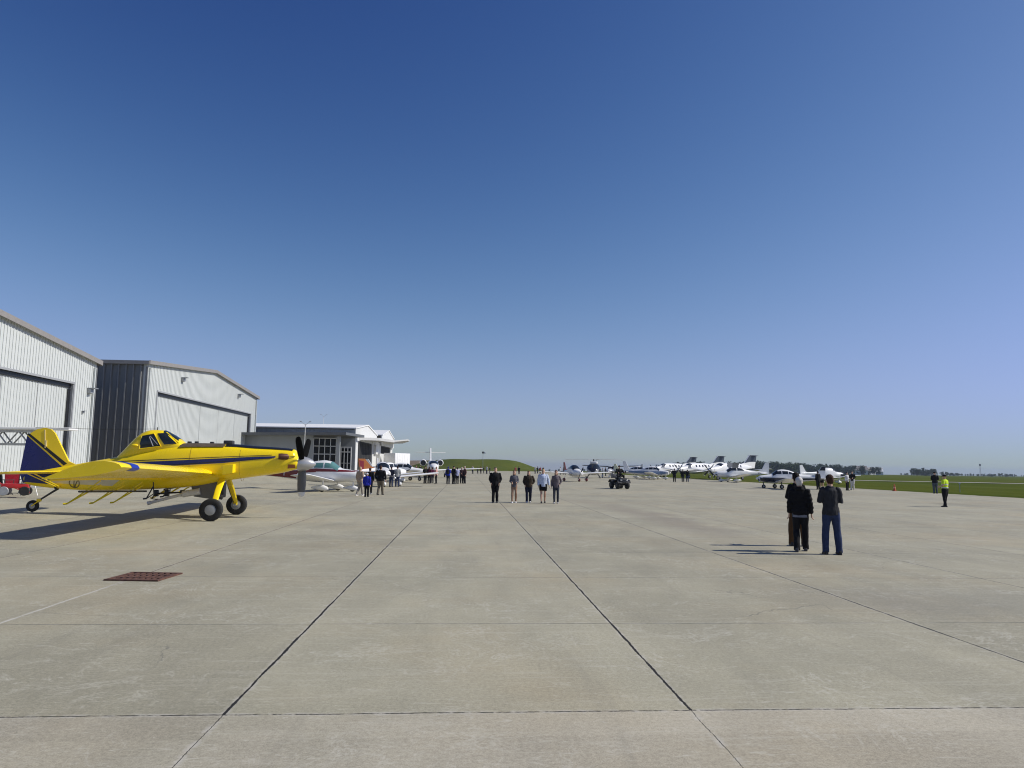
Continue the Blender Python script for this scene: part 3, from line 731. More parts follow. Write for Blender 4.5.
    for ang, mat_, tp, ch in ((180, paint('blade_grey', (.12, .12, .12), .5), 1, .32), (52, paint('blade_black', (.005, .005, .005), .8, .1, 3, 0, .05), 0, .22), (-52, paint('blade_black', (.005, .005, .005), .8, .1, 3, 0, .05), 0, .22)):
        m = MB(); blade(m, hub, 1.14 if ang == 180 else 1.46, ang, ch, tp, 78 if ang == 180 else 70); m.build('propeller_blade', [mat_, white_paint], sp)
    # wings
    stn = lambda y: (Vector((-.28, y, 1.50+.034*(abs(y)-.5))), 1.84, .185, R(4.2+5.5*min(1, abs(y)/7.3)))
    for s in (-1, 1):
        wst = []
        for y in (.30, 1.5, 3, 4.5, 6, 7.3): le, c, th, p = stn(y); wst.append((Vector((le.x, s*y, le.z)), c, th, p))
        for y, sh, cc in ((7.70, .0, 1), (7.76, .03, .965)): le, c, th, p = stn(y); wst.append((Vector((le.x-sh*math.cos(p), s*y, le.z-sh*math.sin(p))), c*cc, th, p))
        wing = wing_mesh(wst).build('wing', yel, t, ang=50)
        m = MB(); rows = []
        for y in (6.75, 7.22):
            le, c, th, p = stn(y); f_ = foil((le.x, s*y, le.z), c, th, p, off=.006)
            rows.append([f_[i] for i in (3, 2, 1, 0, 13, 12)])
        m.grid(rows); m.build('leading_edge_band', paint('bright_blue', (.01, .03, .32), .35), wing)
        m = MB()
        for y0, y1 in ((1.0, 4.3), (4.4, 7.3)):
            a, b = stn(y0), stn(y1)
            rows = []
            for (le, c, th, p), y in ((a, y0), (b, y1)):
                rows.append([Vector((le.x-c*q*math.cos(p), s*y, le.z-c*q*math.sin(p)+c*dz)) for q, dz in ((.74, .075), (1.03, -.004), (1.03, -.016), (.74, -.05))])
            m.loft(rows)
        m.build('flap', yel, wing, ang=30)
        m = MB(); m.box((-.42, s*.9, 1.50), (.05, .16, .07), bev=.02); m.build('landing_lamp', dark_metal, wing)
        # spray boom and its hangers
        m = MB()
        pts = []
        for y in (.8, 3.2, 5.4): le, c, th, p = stn(y); pts.append((le.x-2.0, s*y, le.z-.60))
        m.tube(pts, .028, 8); boom = m.build('spray_boom', dark_metal, t)
        for y, yy, mt in ((3.05, 0, yel), (1.65, 0, yel), (4.6, 0, yel), (.75, .0, dark_metal)):
            le, c, th, p = stn(y); top = Vector((le.x-1.80, s*y, le.z-.42)); end = Vector((top.x-.85, s*y, .52+.04*y))
            if mt is dark_metal: end = Vector((top.x-.2, s*y, top.z-.42))
            m = MB(); m.tube([top, end], .022, 6); m.tube([top+Vector((.0, s*.05, .12)), end+Vector((.22, 0, .16)), end], .018, 6); m.tube([end, end+Vector((-.1, 0, -.01))], .03, 6); m.build('boom_hanger', mt, t)
    # belly gear: gate box, pump and pale spreader pipe
    m = MB(); m.prism([(-.95, -.22, .72), (-.25, -.22, .62), (-.15, -.22, 1.25), (-1.1, -.22, 1.2)], (0, .44, 0)); m.build('gate_box', paint('gate_box_grey', (.12, .12, .12), .5, .2), t, smooth=False)
    m = MB(); m.box((-.10, -.1, .95), (.26, .34, .52), bev=.04); m.tube([(-.1, -.3, .75), (.02, -.3, .70)], .09, 10); m.build('spray_pump', dark_metal, t)
    m = MB(); m.tube([(-.75, -.25, .90), (-1.30, -.27, .80), (-1.32, -.27, .79), (-2.35, -.30, .50)], [.11, .11, .05, .05], 12); m.tube([(-2.3, -.30, .515), (-2.40, -.30, .487)], .065, 12); m.build('spreader_pipe', paint('pipe_white', (.62, .62, .60), .35), t)
    m = MB(); m.tube([(-.9, 0, .88), (-2.3, 0, .80)], .03, 8)
    for x in (-1.4, -1.9, -2.25): m.box((x, 0, .82), (.14, .14, .22), bev=.02)
    m.tube([(-2.3, .1, .85), (-2.42, .1, .62), (-2.2, .1, .60)], .025, 6); m.build('spray_valve', black_paint, t)
    # tail
    m = MB(); prof = [(-5.1, 1.74), (-5.4, 1.86), (-5.97, 2.80), (-6.12, 2.93), (-6.35, 2.98), (-6.60, 2.93), (-6.95, 2.72), (-7.10, 1.45), (-6.95, 1.12), (-6.5, 1.20)]
    m.prism([(x, .045, z) for x, z in prof], (0, -.09, 0)); fin = m.build('tail_fin', yel, t, smooth=False)
    for s in (-1, 1):
        m = MB(); q = [(-6.95, 2.70), (-7.10, 1.45), (-6.95, 1.13), (-6.5, 1.22), (-5.62, 1.68)]; m.prism([(x, s*.046, z) for x, z in q], (0, s*.005, 0)); m.build('fin_blue', blu, fin, smooth=False)
        m = MB(); m.prism([(x, s*.046, z) for x, z in ((-6.93, 2.73), (-5.56, 1.72), (-5.44, 1.78), (-6.90, 2.80))], (0, s*.006, 0)); m.build('fin_black_band', black_paint, fin, smooth=False)
        m = MB(); m.box((-6.30, s*.052, 2.60), (.03, .012, .62), Matrix.Rotation(R(-6), 3, 'Y')); m.box((-6.25, s*.054, 2.45), (.05, .02, .2)); m.build('rudder_hinge', paint('rudder_hinge', (.75, .62, .3), .4), fin, smooth=False)
        st = [(Vector((-5.35-.05*q, s*q, 1.52)), 1.30-.10*q, .09, R(4)) for q in (.03, .8, 1.6, 2.3)]+[(Vector((-5.62, s*2.52, 1.52)), .92, .07, R(4)), (Vector((-5.85, s*2.64, 1.52)), .5, .05, R(4))]
        stab = wing_mesh(st).build('tailplane', yel, t, ang=50)
        m = MB(); m.tube([(-5.75, s*1.55, 1.48), (-5.55, s*.12, .98)], .03, 6, flat=.6); m.tube([(-6.1, s*1.3, 1.46), (-5.65, s*.12, .98)], .024, 6, flat=.6); m.build('tailplane_strut', yel, stab)
    m = MB(); m.tube([(-6.7, 0, 2.98), (-4.5, 0, 2.96), (-2.35, 0, 3.0)], .007, 5); m.build('antenna_wire', black_paint, t)
    m = MB(); m.tube([(-2.35, 0, 2.95), (-2.35, 0, 3.06)], .015, 6); m.build('antenna_mount', dark_metal, t)
    # gear
    for s in (-1, 1):
        m = MB(); m.tube([(-.02, s*.38, 1.30), (0, s*.85, .95), (.02, s*1.30, .50), (.02, s*1.36, .36)], [.115, .105, .09, .07], 8, flat=.55); g = m.build('gear_leg', yel, t)
        m = MB(); m.tube([(.02, s*1.24, .36), (.02, s*1.62, .36)], .05, 8); m.build('axle', steel, g)
        wheel(g, (.02, s*1.55, .36), .365, .27)
        m = MB(); m.tube([(-.10, s*.5, 1.2), (-.08, s*.95, .8), (-.02, s*1.3, .44)], .014, 5); m.build('brake_line', dark_metal, g)
    m = MB(); m.tube([(-5.7, 0, .95), (-5.95, 0, .80), (-6.4, 0, .52), (-6.62, 0, .37)], [.04, .035, .03, .03], 8); tg_ = m.build('tailwheel_leg', dark_metal, t)
    m = MB(); m.box((-6.35, 0, .56), (.14, .12, .1), bev=.02); m.tube([(-6.3, .06, .55), (-6.56, .09, .37)], .018, 6); m.tube([(-6.3, -.06, .55), (-6.56, -.09, .37)], .018, 6); m.build('tailwheel_fork', yel, tg_)
    wheel(tg_, (-6.15, 0, .365), .195, .12)
    m = MB(); m.tube([(-5.75, -.1, .95), (-5.68, -.12, 1.08)], .06, 8); m.build('tie_down', dark_metal, t)
    def shorten(o):
        for ch in o.children:
            if ch.type == 'MESH' and ch.name.split('.')[0] not in ('wheel', 'hub'):
                for v in ch.data.vertices:
                    if v.co.x < -3: v.co.x = -3+(v.co.x+3)*.885
            shorten(ch)
    shorten(t); return t
crop_duster()

# ------------------------------------------------------------------ other aircraft, one builder with its measures
def make_plane(name, label, cat, loc, hd, S, group=None):
    t = thing(name, label, cat, loc, hd, group); sc = S.get('scale', 1)
    body_m = S.get('paint', white_paint)
    F = Fuse(S['body']); m = MB(); F.loft(m); body = m.build('fuselage', body_m, t, ang=50)
    for q in S.get('bands', []):
        for s in (-1, 1): m = MB(); F.side(m, q[1], s, q[3] if len(q) > 3 else .008, 18, 4); m.build(q[2], q[0], body)
    for q in S.get('windows', []):
        for s in (-1, 1): m = MB(); F.side(m, q, s, .014, 6, 4); m.build('cabin_window', S.get('glass', glass_dark), body)
    if 'screen' in S:
        x0, x1, a0, sk = S['screen']
        m = MB(); F.wrap(m, x0, x1, a0, 180-a0, .014, 6, 14); m.build('windshield', S.get('glass', glass_dark), body)
    W = S['wing']
    for s in (-1, 1):
        y0, y1 = W['y']; di = math.tan(R(W.get('dihedral', 5))); st = []
        for k in (0, .5, .93, .985, 1):
            y = y0+(y1-y0)*k; c = W['chord'][0]+(W['chord'][1]-W['chord'][0])*k; sh = W.get('sweep', 0)*k
            if k > .95: sh += c*(.08 if k < 1 else .3); c *= (.86 if k < 1 else .45)
            st.append((Vector((W['x']-sh, s*y, W['z']+di*(y-y0))), c, W.get('t', .13)*(1 if k < .98 else .7), R(W.get('pitch', 2))))
        wg = wing_mesh(st).build('wing', W.get('paint', body_m), t, ang=50)
        if 'strut' in W:
            (ax, ay, az), (bx_, by_, bz_) = W['strut']; m = MB(); m.tube([(ax, s*ay, az), (bx_, s*by_, bz_)], .05, 8, flat=.5); m.build('wing_strut', body_m, wg)
        if 'tip' in W:
            m = MB(); le = st[-3][0]; c = st[-3][1]
            m.prism([le+Vector((-.05, 0, 0)), le+Vector((-c, 0, 0)), le+Vector((-c-.35, s*.25, .75)), le+Vector((-c+.15, s*.22, .72))], (0, s*.05, 0)); m.build('winglet', W['tip'], wg, smooth=False)
        T = S['tail']; tst = []
        for k in (0, .6, .95, 1):
            y = T['y'][0]+(T['y'][1]-T['y'][0])*k; c = T['chord'][0]+(T['chord'][1]-T['chord'][0])*k
            tst.append((Vector((T['x']-T.get('sweep', .1)*k-(.15*c if k == 1 else 0), s*y, T['z'])), c*(.6 if k == 1 else 1), .09, 0))
        wing_mesh(tst).build('tailplane', T.get('paint', body_m), t, ang=50)
    th = S.get('fin_t', .05); m = MB(); m.prism([(x, th, z) for x, z in S['fin']], (0, -2*th, 0)); fin = m.build('tail_fin', S.get('fin_paint', body_m), t, smooth=False)
    for mt, poly in S.get('fin_marks', []):
        for s in (-1, 1): m = MB(); m.prism([(x, s*(th+.001), z) for x, z in poly], (0, s*.008, 0)); m.build('fin_marking', mt, fin, smooth=False)
    if 'prop' in S:
        x, z, r, nb, a0 = S['prop']
        m = MB(); m.lathe([(r*.17, -.03), (r*.17, .05), (r*.13, .16), (r*.06, .25), (.01, .28)], (x, 0, z), 'X', 16); sp = m.build('spinner', S.get('spinner', body_m), t)
        for k in range(nb): m = MB(); blade(m, Vector((x+.05, 0, z)), r, a0+360*k/nb, S.get('bchord', .16), 1, 35); m.build('propeller_blade', [black_paint, white_paint], sp)
    for (x, y, r, top, pant) in S['gear']:
        for s in ((-1, 1) if y else (1,)):
            m = MB(); m.tube([(x+top[0], s*(y*top[2] if y else 0), top[1]), (x, s*y*1.0 if y else 0, r)], [.07, .04], 8, flat=.6); g = m.build('gear_leg', S.get('leg_paint', body_m), t)
            wheel(g, (x, s*(y+.0), r), r, r*.75)
            if pant:
                m = MB(); rg = []
                for dx, hw, zb, zt in ((.42, .03, .16, .24), (.34, .09, .10, .34), (.12, .14, .07, .44), (-.12, .14, .08, .44), (-.42, .09, .16, .38), (-.72, .02, .24, .32)): rg.append(superring(x+dx*r/.2, zb*r/.2, zt*r/.2, hw*r/.2, 2.2, 14))
                for q in rg:
                    for v in q: v.y += s*y
                m.loft(rg); m.build('wheel_pant', S.get('pant_paint', body_m), g)
    for e in S.get('engines', []):
        x, y, z, r, ln = e
        for s in (-1, 1):
            m = MB(); m.lathe([(r*.82, ln*.5), (r, ln*.42), (r*1.05, 0), (r*.8, -ln*.45), (r*.5, -ln*.5)], (x, s*y, z), 'X', 22); en = m.build('engine', body_m, t)
            m = MB(); m.lathe([(r*.80, ln*.49), (r*.80, ln*.505), (.02, ln*.505)], (x, s*y, z), 'X', 22); m.build('engine_intake', black_paint, en)
            m = MB(); m.box((x-.1, s*(y-r*.9), z-.05), (ln*.5, .5, .12)); m.build('pylon', body_m, en)
    for txt, size, x, z, mt in S.get('texts', []):
        q = F.y(x, z)+.02
        text_mesh(txt, size, mt, body, RIGHT_TEXT(x, -q-.015, z)); text_mesh(txt, size, mt, body, LEFT_TEXT(x+size*.58*len(txt), q+.015, z))
    for mt, pos, dm in S.get('extras', []):
        m = MB(); m.box(pos, dm, bev=min(dm)*.2); m.build('antenna', mt, t)
    return t
LOW = [(2.12, .90, 1.25, .20), (2.05, .78, 1.36, .40), (1.3, .66, 1.50, .53), (.75, .62, 1.58, .56), (.40, .60, 1.78, .57), (.0, .60, 2.04, .56), (-.5, .60, 2.12, .56), (-1.1, .62, 2.06, .55), (-1.8, .68, 1.84, .48), (-2.6, .78, 1.58, .37), (-4.0, .94, 1.44, .20), (-5.15, 1.05, 1.36, .06)]
LOWWIN = [[(.22, 1.60), (-.32, 1.60), (-.32, 1.95), (-.02, 1.93)], [(-.42, 1.60), (-1.05, 1.60), (-1.05, 1.93), (-.42, 1.95)], [(-1.15, 1.60), (-1.85, 1.62), (-1.50, 1.80), (-1.15, 1.90)]]
def low(**k):
    d = dict(body=LOW, windows=LOWWIN, screen=(.62, .05, 28, 0), wing=dict(x=.45, z=.72, y=(.4, 4.9), chord=(1.65, 1.35), dihedral=6), tail=dict(x=-4.45, z=1.20, y=(.05, 1.9), chord=(.85, .7)),
             fin=[(-3.6, 1.42), (-4.3, 1.62), (-4.85, 2.48), (-5.28, 2.48), (-5.22, 1.0), (-4.6, 1.1)], prop=(2.14, 1.08, .93, 2, 70), gear=[(-.05, 1.5, .21, (.0, .75, .9), True), (1.55, 0, .19, (.05, .75, 1), True)])
    d.update(k); return d
maroon = paint('maroon_paint', (.14, .008, .012), .35, .08)
navy = paint('dark_navy_paint', (.008, .010, .022), .3, .1)
slate = paint('slate_paint', (.035, .045, .06), .4, .1)
silver_blue = paint('sky_blue_paint', (.13, .20, .33), .35, .08)
cream = paint('cream_paint', (.62, .55, .38), .35, .06)
orange_m = paint('orange_paint', (.26, .085, .012), .4, .12)
text_white = paint('lettering_white', (.8, .8, .8), .4)
text_dark = paint('lettering_dark', (.02, .02, .04), .4)
# red and white low wing, half hidden by the duster's propeller
make_plane('light_aeroplane', 'white low wing aeroplane with maroon stripe and tail, behind the propeller of the crop duster', 'aeroplane', along(334, 49.5), facing(1, -.12),
    low(glass=glass_teal, texts=[('N10', .44, -3.35, 1.04, text_white)],
        bands=[(maroon, [(-.9, 1.34), (1.9, 1.36), (1.9, 1.44), (-.9, 1.56)], 'side_stripe'), (maroon, [(-5.1, 1.10), (-.9, 1.30), (-.9, 1.56), (-5.1, 1.16)], 'side_stripe'), (maroon, [(-5.1, 1.06), (-2.4, .86), (-2.2, 1.42), (-5.1, 1.34)], 'tail_colour', .011)],
        fin_paint=maroon))
# white and black low wing, three windows, nose to the left
bc = make_plane('light_aeroplane', 'white low wing aeroplane with black lower cowl, left of the man with white hair', 'aeroplane', along(776.5, 70), facing(-1, .10),
    low(bands=[(navy, [(-5.1, 1.06), (2.0, .82), (2.04, 1.22), (-5.1, 1.16)], 'side_stripe'), (navy, [(.3, .62), (2.0, .80), (2.03, 1.16), (.3, 1.06)], 'dark_cowl', .010)],
        fin_marks=[(navy, [(-4.58, 2.05), (-4.85, 2.47), (-5.27, 2.47), (-5.25, 2.05)])], pant_paint=white_paint, gear=[(-.05, 1.5, .24, (.0, .75, .9), False), (1.55, 0, .22, (.05, .75, 1), False)], leg_paint=dark_metal))
bc.scale = (.86, .86, .88)
# white composite with one door open
CIR = [(2.35, .95, 1.28, .16), (2.25, .80, 1.40, .40), (1.5, .68, 1.56, .55), (.8, .62, 1.66, .62), (.3, .60, 1.95, .63), (-.3, .60, 2.16, .63), (-1.0, .64, 2.12, .58), (-1.9, .78, 1.86, .44), (-3.0, .92, 1.60, .28), (-4.4, 1.05, 1.50, .16), (-5.4, 1.15, 1.45, .05)]
p13 = make_plane('light_aeroplane', 'white aeroplane with its dark cabin door raised, in front of the nearest turboprop', 'aeroplane', along(731, 102), facing(-1, -.10),
    low(body=CIR, windows=[[(.3, 1.62), (-.5, 1.62), (-.5, 2.0), (.1, 2.0)], [(-.62, 1.62), (-1.75, 1.62), (-1.35, 1.92), (-.62, 2.02)]], screen=(.85, .15, 24, 0), fin=[(-3.7, 1.5), (-4.5, 1.8), (-5.05, 2.80), (-5.6, 2.80), (-5.55, 1.1), (-4.8, 1.2)],
        wing=dict(x=.55, z=.72, y=(.4, 5.8), chord=(1.5, .95), dihedral=5), prop=(2.36, 1.12, .97, 3, 15), texts=[('N54SD', .36, -4.2, 1.16, text_dark)]))
m = MB(); m.prism([(.15, -.62, 1.95), (-.65, -.62, 2.0), (-.75, -1.05, 2.75), (.25, -1.0, 2.70)], (0, -.05, 0)); m.prism([(.15, .62, 1.95), (-.65, .62, 2.0), (-.75, 1.05, 2.75), (.25, 1.0, 2.70)], (0, .05, 0)); m.build('cabin_door', paint('door_grey', (.16, .17, .18), .3), p13, smooth=False)
# row of three single engine turboprops, tails to the right
PC = [(6.2, 1.45, 1.75, .14), (6.05, 1.25, 1.95, .34), (5.2, 1.02, 2.12, .52), (4.0, .92, 2.28, .66), (3.4, .88, 2.50, .74), (2.7, .86, 2.78, .80), (1.5, .85, 2.86, .82), (-2.0, .85, 2.86, .82), (-3.5, .95, 2.78, .74), (-5.5, 1.35, 2.56, .48), (-7.2, 1.75, 2.40, .24), (-8.2, 1.95, 2.32, .08)]
PCW = [[(x+.22, 2.12), (x-.22, 2.12), (x-.22, 2.50), (x+.22, 2.50)] for x in (1.5, .4, -.7, -1.8, -2.9)]
def turboprop(label, px, depth, hd):
    return make_plane('turboprop_aeroplane', label, 'aeroplane', along(px, depth), hd, dict(body=PC, windows=PCW, screen=(3.55, 2.75, 30, 0), bands=[(slate, [(-7.5, 1.80), (5.6, 1.18), (5.6, 1.34), (-7.5, 1.96)], 'side_stripe')],
        wing=dict(x=1.4, z=1.15, y=(.6, 7.9), chord=(2.3, 1.2), dihedral=6, sweep=.4, tip=slate), tail=dict(x=-7.9, z=4.22, y=(.03, .9), chord=(1.5, .8), sweep=.5, paint=slate), fin_t=.10,
        fin=[(-3.6, 2.55), (-5.6, 2.95), (-7.4, 4.35), (-9.9, 4.35), (-9.0, 2.0), (-7.6, 2.0)], fin_marks=[(slate, [(-5.5, 2.9), (-7.4, 4.33), (-9.86, 4.33), (-9.45, 3.15), (-7.3, 3.1), (-6.4, 3.0)])],
        prop=(6.25, 1.6, 1.33, 4, 45), bchord=.26, spinner=steel, gear=[(-.6, 2.2, .34, (.0, 1.15, .9), False), (3.6, 0, .28, (.1, 1.0, 1), False)], leg_paint=steel), 'turboprops parked in a row')
tp = facing(-.72, -.69)
turboprop('farthest left of the three white turboprops parked in a row, showing four dark cabin windows', 671, 150, tp)
turboprop('middle of the three white turboprops parked in a row, standing behind three dark figures', 697, 134, tp)
turboprop('nearest right of the three white turboprops, its dark tail tip highest above the tree line', 728, 122, tp)
# small kit plane pointing at the viewer, wings outspread
make_plane('kit_aeroplane', 'small white aeroplane with dark propeller facing the viewer, left of the quad bike', 'aeroplane', along(576, 92), facing(.22, -1),
    low(wing=dict(x=.45, z=1.0, y=(.35, 4.9), chord=(1.35, 1.1), dihedral=3), prop=(2.14, 1.08, .9, 2, 155), screen=(.62, -.9, 26, 0), fin_paint=maroon, leg_paint=steel, pant_paint=maroon))
# blue and white pair beyond the quad
make_plane('light_aeroplane', 'white over pale blue aeroplane with a pale yellow fin, right of the quad bike', 'aeroplane', along(641, 124), facing(.80, -.6),
    low(paint=white_paint, fin_paint=paint('pale_yellow', (.60, .62, .42), .4), bands=[(silver_blue, [(-5.0, 1.08), (1.95, .70), (1.95, 1.22), (-5.0, 1.28)], 'side_stripe'), (blu, [(-3.0, 1.24), (1.9, 1.22), (1.9, 1.34), (-3.0, 1.36)], 'pinstripe', .011)]))
make_plane('light_aeroplane', 'white and steel blue aeroplane with tall white fin, left of the first turboprop', 'aeroplane', along(656, 116), facing(.92, -.4),
    low(bands=[(silver_blue, [(-5.0, 1.08), (1.95, .72), (1.95, 1.30), (-5.0, 1.34)], 'side_stripe')], fin=[(-3.6, 1.42), (-4.4, 1.7), (-5.0, 2.9), (-5.5, 2.9), (-5.22, 1.0), (-4.6, 1.1)]))
# dark tailed one behind the quad rider
make_plane('light_aeroplane', 'white aeroplane with dark wing and black fin rising behind the quad rider', 'aeroplane', along(611, 128), facing(-.3, -.95),
    low(wing=dict(x=.45, z=2.0, y=(.35, 5.2), chord=(1.5, 1.2), dihedral=2, paint=slate), fin_paint=black_paint, bands=[(navy, [(-5.0, 1.08), (1.95, .72), (1.95, 1.20), (-5.0, 1.24)], 'side_stripe')]))
# cream low wing, nose right, before the terminal bays
make_plane('light_aeroplane', 'cream and white low wing aeroplane, nose to the right, before the white box trailer', 'aeroplane', along(409, 85), facing(1, -.16),
    low(bands=[(cream, [(-5.0, 1.07), (1.98, .80), (1.98, 1.24), (-5.0, 1.24)], 'side_stripe'), (cream, [(-.8, .61), (1.6, .66), (1.6, 1.1), (-.8, 1.1)], 'belly_colour', .009)], leg_paint=dark_metal, gear=[(-.05, 1.5, .24, (.0, .75, .9), False), (1.55, 0, .22, (.05, .75, 1), False)]))
# white and blue one behind the group of five
make_plane('light_aeroplane', 'white aeroplane with blue belly, mostly hidden behind the man in khaki trousers', 'aeroplane', along(385, 62), facing(.28, -.96),
    low(bands=[(blu, [(-5.0, 1.07), (1.98, .72), (1.98, 1.02), (-5.0, 1.12)], 'side_stripe')]))
# orange tailed one at the mouth of the first bay
make_plane('light_aeroplane', 'aeroplane with orange fin and red rudder before the first dark hangar bay', 'aeroplane', along(394, 78), facing(.48, .88),
    low(fin_paint=orange_m, fin=[(-2.6, 1.42), (-3.6, 1.7), (-4.6, 2.45), (-5.6, 2.45), (-5.3, 1.0), (-4.6, 1.1)], fin_marks=[(maroon, [(-4.75, 1.2), (-4.75, 2.2), (-5.5, 2.3), (-5.28, 1.05)])], bands=[(orange_m, [(-5.0, 1.07), (-2.4, .88), (-2.4, 1.2), (-5.0, 1.2)], 'side_stripe')]))
# business jet seen head on
make_plane('business_jet', 'white twin engine business jet facing the viewer in the distance before the green hill', 'jet', along(434, 112), facing(.16, -1), dict(
    body=[(6.2, 1.2, 1.5, .12), (5.6, 1.02, 1.75, .42), (4.4, .90, 2.05, .66), (3.6, .86, 2.42, .76), (2.6, .85, 2.62, .80), (-2, .85, 2.62, .80), (-4, 1.05, 2.55, .68), (-6.5, 1.6, 2.4, .36), (-8, 1.9, 2.3, .12)],
    windows=[[(x+.2, 1.95), (x-.2, 1.95), (x-.2, 2.28), (x+.2, 2.28)] for x in (2.0, 1.0, 0, -1)], screen=(4.2, 3.1, 32, 0), wing=dict(x=.9, z=1.05, y=(.6, 8.0), chord=(2.4, 1.0), dihedral=3, sweep=1.0),
    tail=dict(x=-7.6, z=4.0, y=(.03, 2.6), chord=(1.3, .8), sweep=.6), fin_t=.12, fin=[(-4.8, 2.4), (-6.2, 2.8), (-7.4, 4.7), (-8.9, 4.7), (-8.4, 1.9), (-7.4, 1.9)], engines=[(-3.6, 1.35, 2.25, .52, 2.6)],
    gear=[(-1, 2.0, .3, (.0, 1.1, .9), False), (4.2, 0, .24, (.1, 1.0, 1), False)], leg_paint=steel))
# high wing seen from behind on the grass edge at the right
HIGH = [(2.1, .95, 1.35, .22), (2.0, .82, 1.5, .42), (1.1, .74, 1.62, .52), (.7, .72, 1.70, .55), (.2, .72, 2.12, .56), (-.6, .74, 2.16, .55), (-1.4, .84, 1.98, .46), (-2.4, 1.0, 1.62, .30), (-4.0, 1.2, 1.52, .15), (-5.2, 1.3, 1.48, .05)]
make_plane('light_aeroplane', 'white aeroplane with covered cabin and dark nose, beyond the pair before the grass', 'aeroplane', along(829, 98), facing(.93, .36),
    low(body=HIGH, windows=[], bands=[(navy, [(1.2, .76), (2.05, .86), (2.05, 1.36), (1.4, 1.5)], 'dark_nose')]))
# helicopter facing the viewer
def helicopter():
    t = thing('helicopter', 'dark blue helicopter with grey nose and pale rotor blades, beyond the small white aeroplane', 'helicopter', along(594, 122), facing(-.18, -1))
    F = Fuse([(2.3, .95, 1.25, .2), (2.1, .75, 1.55, .62), (1.4, .60, 2.05, .98), (.6, .55, 2.42, 1.12), (-.8, .55, 2.50, 1.12), (-2.0, .85, 2.45, .85), (-3.0, 1.35, 2.25, .42), (-5.5, 1.65, 2.1, .2), (-7.2, 1.75, 2.05, .12)])
    m = MB(); F.loft(m); b = m.build('fuselage', navy, t, ang=50)
    m = MB(); F.wrap(m, 1.9, .75, 22, 158, .015); m.build('windshield', glass_dark, b)
    m = MB(); F.wrap(m, 2.25, 1.6, -40, 20, .016); F.wrap(m, 2.25, 1.6, 160, 220, .016); F.wrap(m, 2.2, 1.7, 195, 345, .018); m.build('nose_panel', paint('nose_grey', (.34, .35, .36), .35), b)
    for s in (-1, 1):
        m = MB(); F.side(m, [(.6, 1.45), (-.7, 1.45), (-.7, 2.05), (.4, 2.05)], s, .015); m.build('cabin_window', glass_dark, b)
        m = MB(); m.tube([(1.9, s*1.1, .32), (1.6, s*1.15, .06), (-2.0, s*1.15, .06)], .06, 8); m.tube([(.9, s*1.15, .06), (.9, s*.7, .7)], .045, 8); m.tube([(-1.2, s*1.15, .06), (-1.2, s*.7, .7)], .045, 8); m.build('skid', dark_metal, t)
    m = MB(); m.box((-.6, 0, 2.62), (2.6, 1.2, .42), bev=.12); m.build('engine_cowl', white_paint, t)
    m = MB(); m.tube([(-.4, 0, 2.7), (-.4, 0, 3.25)], [.16, .1], 10); mast = m.build('rotor_mast', dark_metal, t)
    for k in range(4):
        a = R(8+90*k); m = MB(); d = Vector((math.sin(a), math.cos(a), 0)); n_ = Vector((d.y, -d.x, 0))
        m.loft([[Vector((-.4, 0, 3.22-.012*q*q*.3))+d*q+n_*u+Vector((0, 0, v)) for u, v in ((-w_, 0), (0, .03), (w_, 0), (0, -.03))] for q, w_ in ((.15, .06), (.6, .16), (2.5, .16), (4.9, .16), (5.0, .08))]); m.build('rotor_blade', paint('rotor_grey', (.45, .45, .45), .5), mast)
    m = MB(); m.prism([(-6.6, .06, 2.0), (-7.0, .06, 3.1), (-7.6, .06, 3.1), (-7.3, .06, 1.5)], (0, -.12, 0)); m.build('tail_fin', navy, t, smooth=False)
helicopter()
# ------------------------------------------------------------------ people
_ts = bpy.data.scenes.new('remesh_bench')
def fuse(mb, vox, relax=2):
    """Join overlapping closed shapes into one continuous skin."""
    bmesh.ops.recalc_face_normals(mb.bm, faces=mb.bm.faces[:])
    me = bpy.data.meshes.new('t'); mb.bm.to_mesh(me); mb.bm.free()
    o = bpy.data.objects.new('t', me); _ts.collection.objects.link(o)
    r = o.modifiers.new('r', 'REMESH'); r.mode = 'VOXEL'; r.voxel_size = vox
    s = o.modifiers.new('s', 'SMOOTH'); s.iterations = relax; s.factor = .5
    with bpy.context.temp_override(scene=_ts, view_layer=_ts.view_layers[0]): dg = bpy.context.evaluated_depsgraph_get()
    dg.update(); out = bpy.data.meshes.new_from_object(o.evaluated_get(dg))
    bpy.data.objects.remove(o); bpy.data.meshes.remove(me)
    b = MB(); b.bm.from_mesh(out); bpy.data.meshes.remove(out); return b
def crumple(mb, amp, scale, seed):
    mb.bm.normal_update()
    for v in mb.bm.verts:
        p = v.co*scale+Vector((seed, seed*.7, 0)); p.z *= .55
        v.co += v.normal*amp*(noise.noise(p)+.5*noise.noise(p*2.3))
def ell(z, hw, hd, yc=0.0, n=16, xc=0.0):
    return [Vector((xc+hw*math.cos(2*math.pi*k/n), yc+hd*math.sin(2*math.pi*k/n), z)) for k in range(n)]
def ring_y(z, hw, yb, yf, n=16): return ell(z, hw, (yf-yb)/2, (yf+yb)/2, n)
HEAD = [(0, .030, .0, .085), (.02, .046, -.035, .098), (.05, .058, -.07, .102), (.09, .068, -.088, .100), (.12, .074, -.096, .102), (.16, .076, -.098, .098), (.20, .066, -.085, .080), (.225, .042, -.06, .05), (.235, .01, -.02, .01)]
SKIN = paint('skin', (.50, .31, .22), .55, .08, 8)
EYE = paint('eye_dark', (.02, .015, .012), .3)
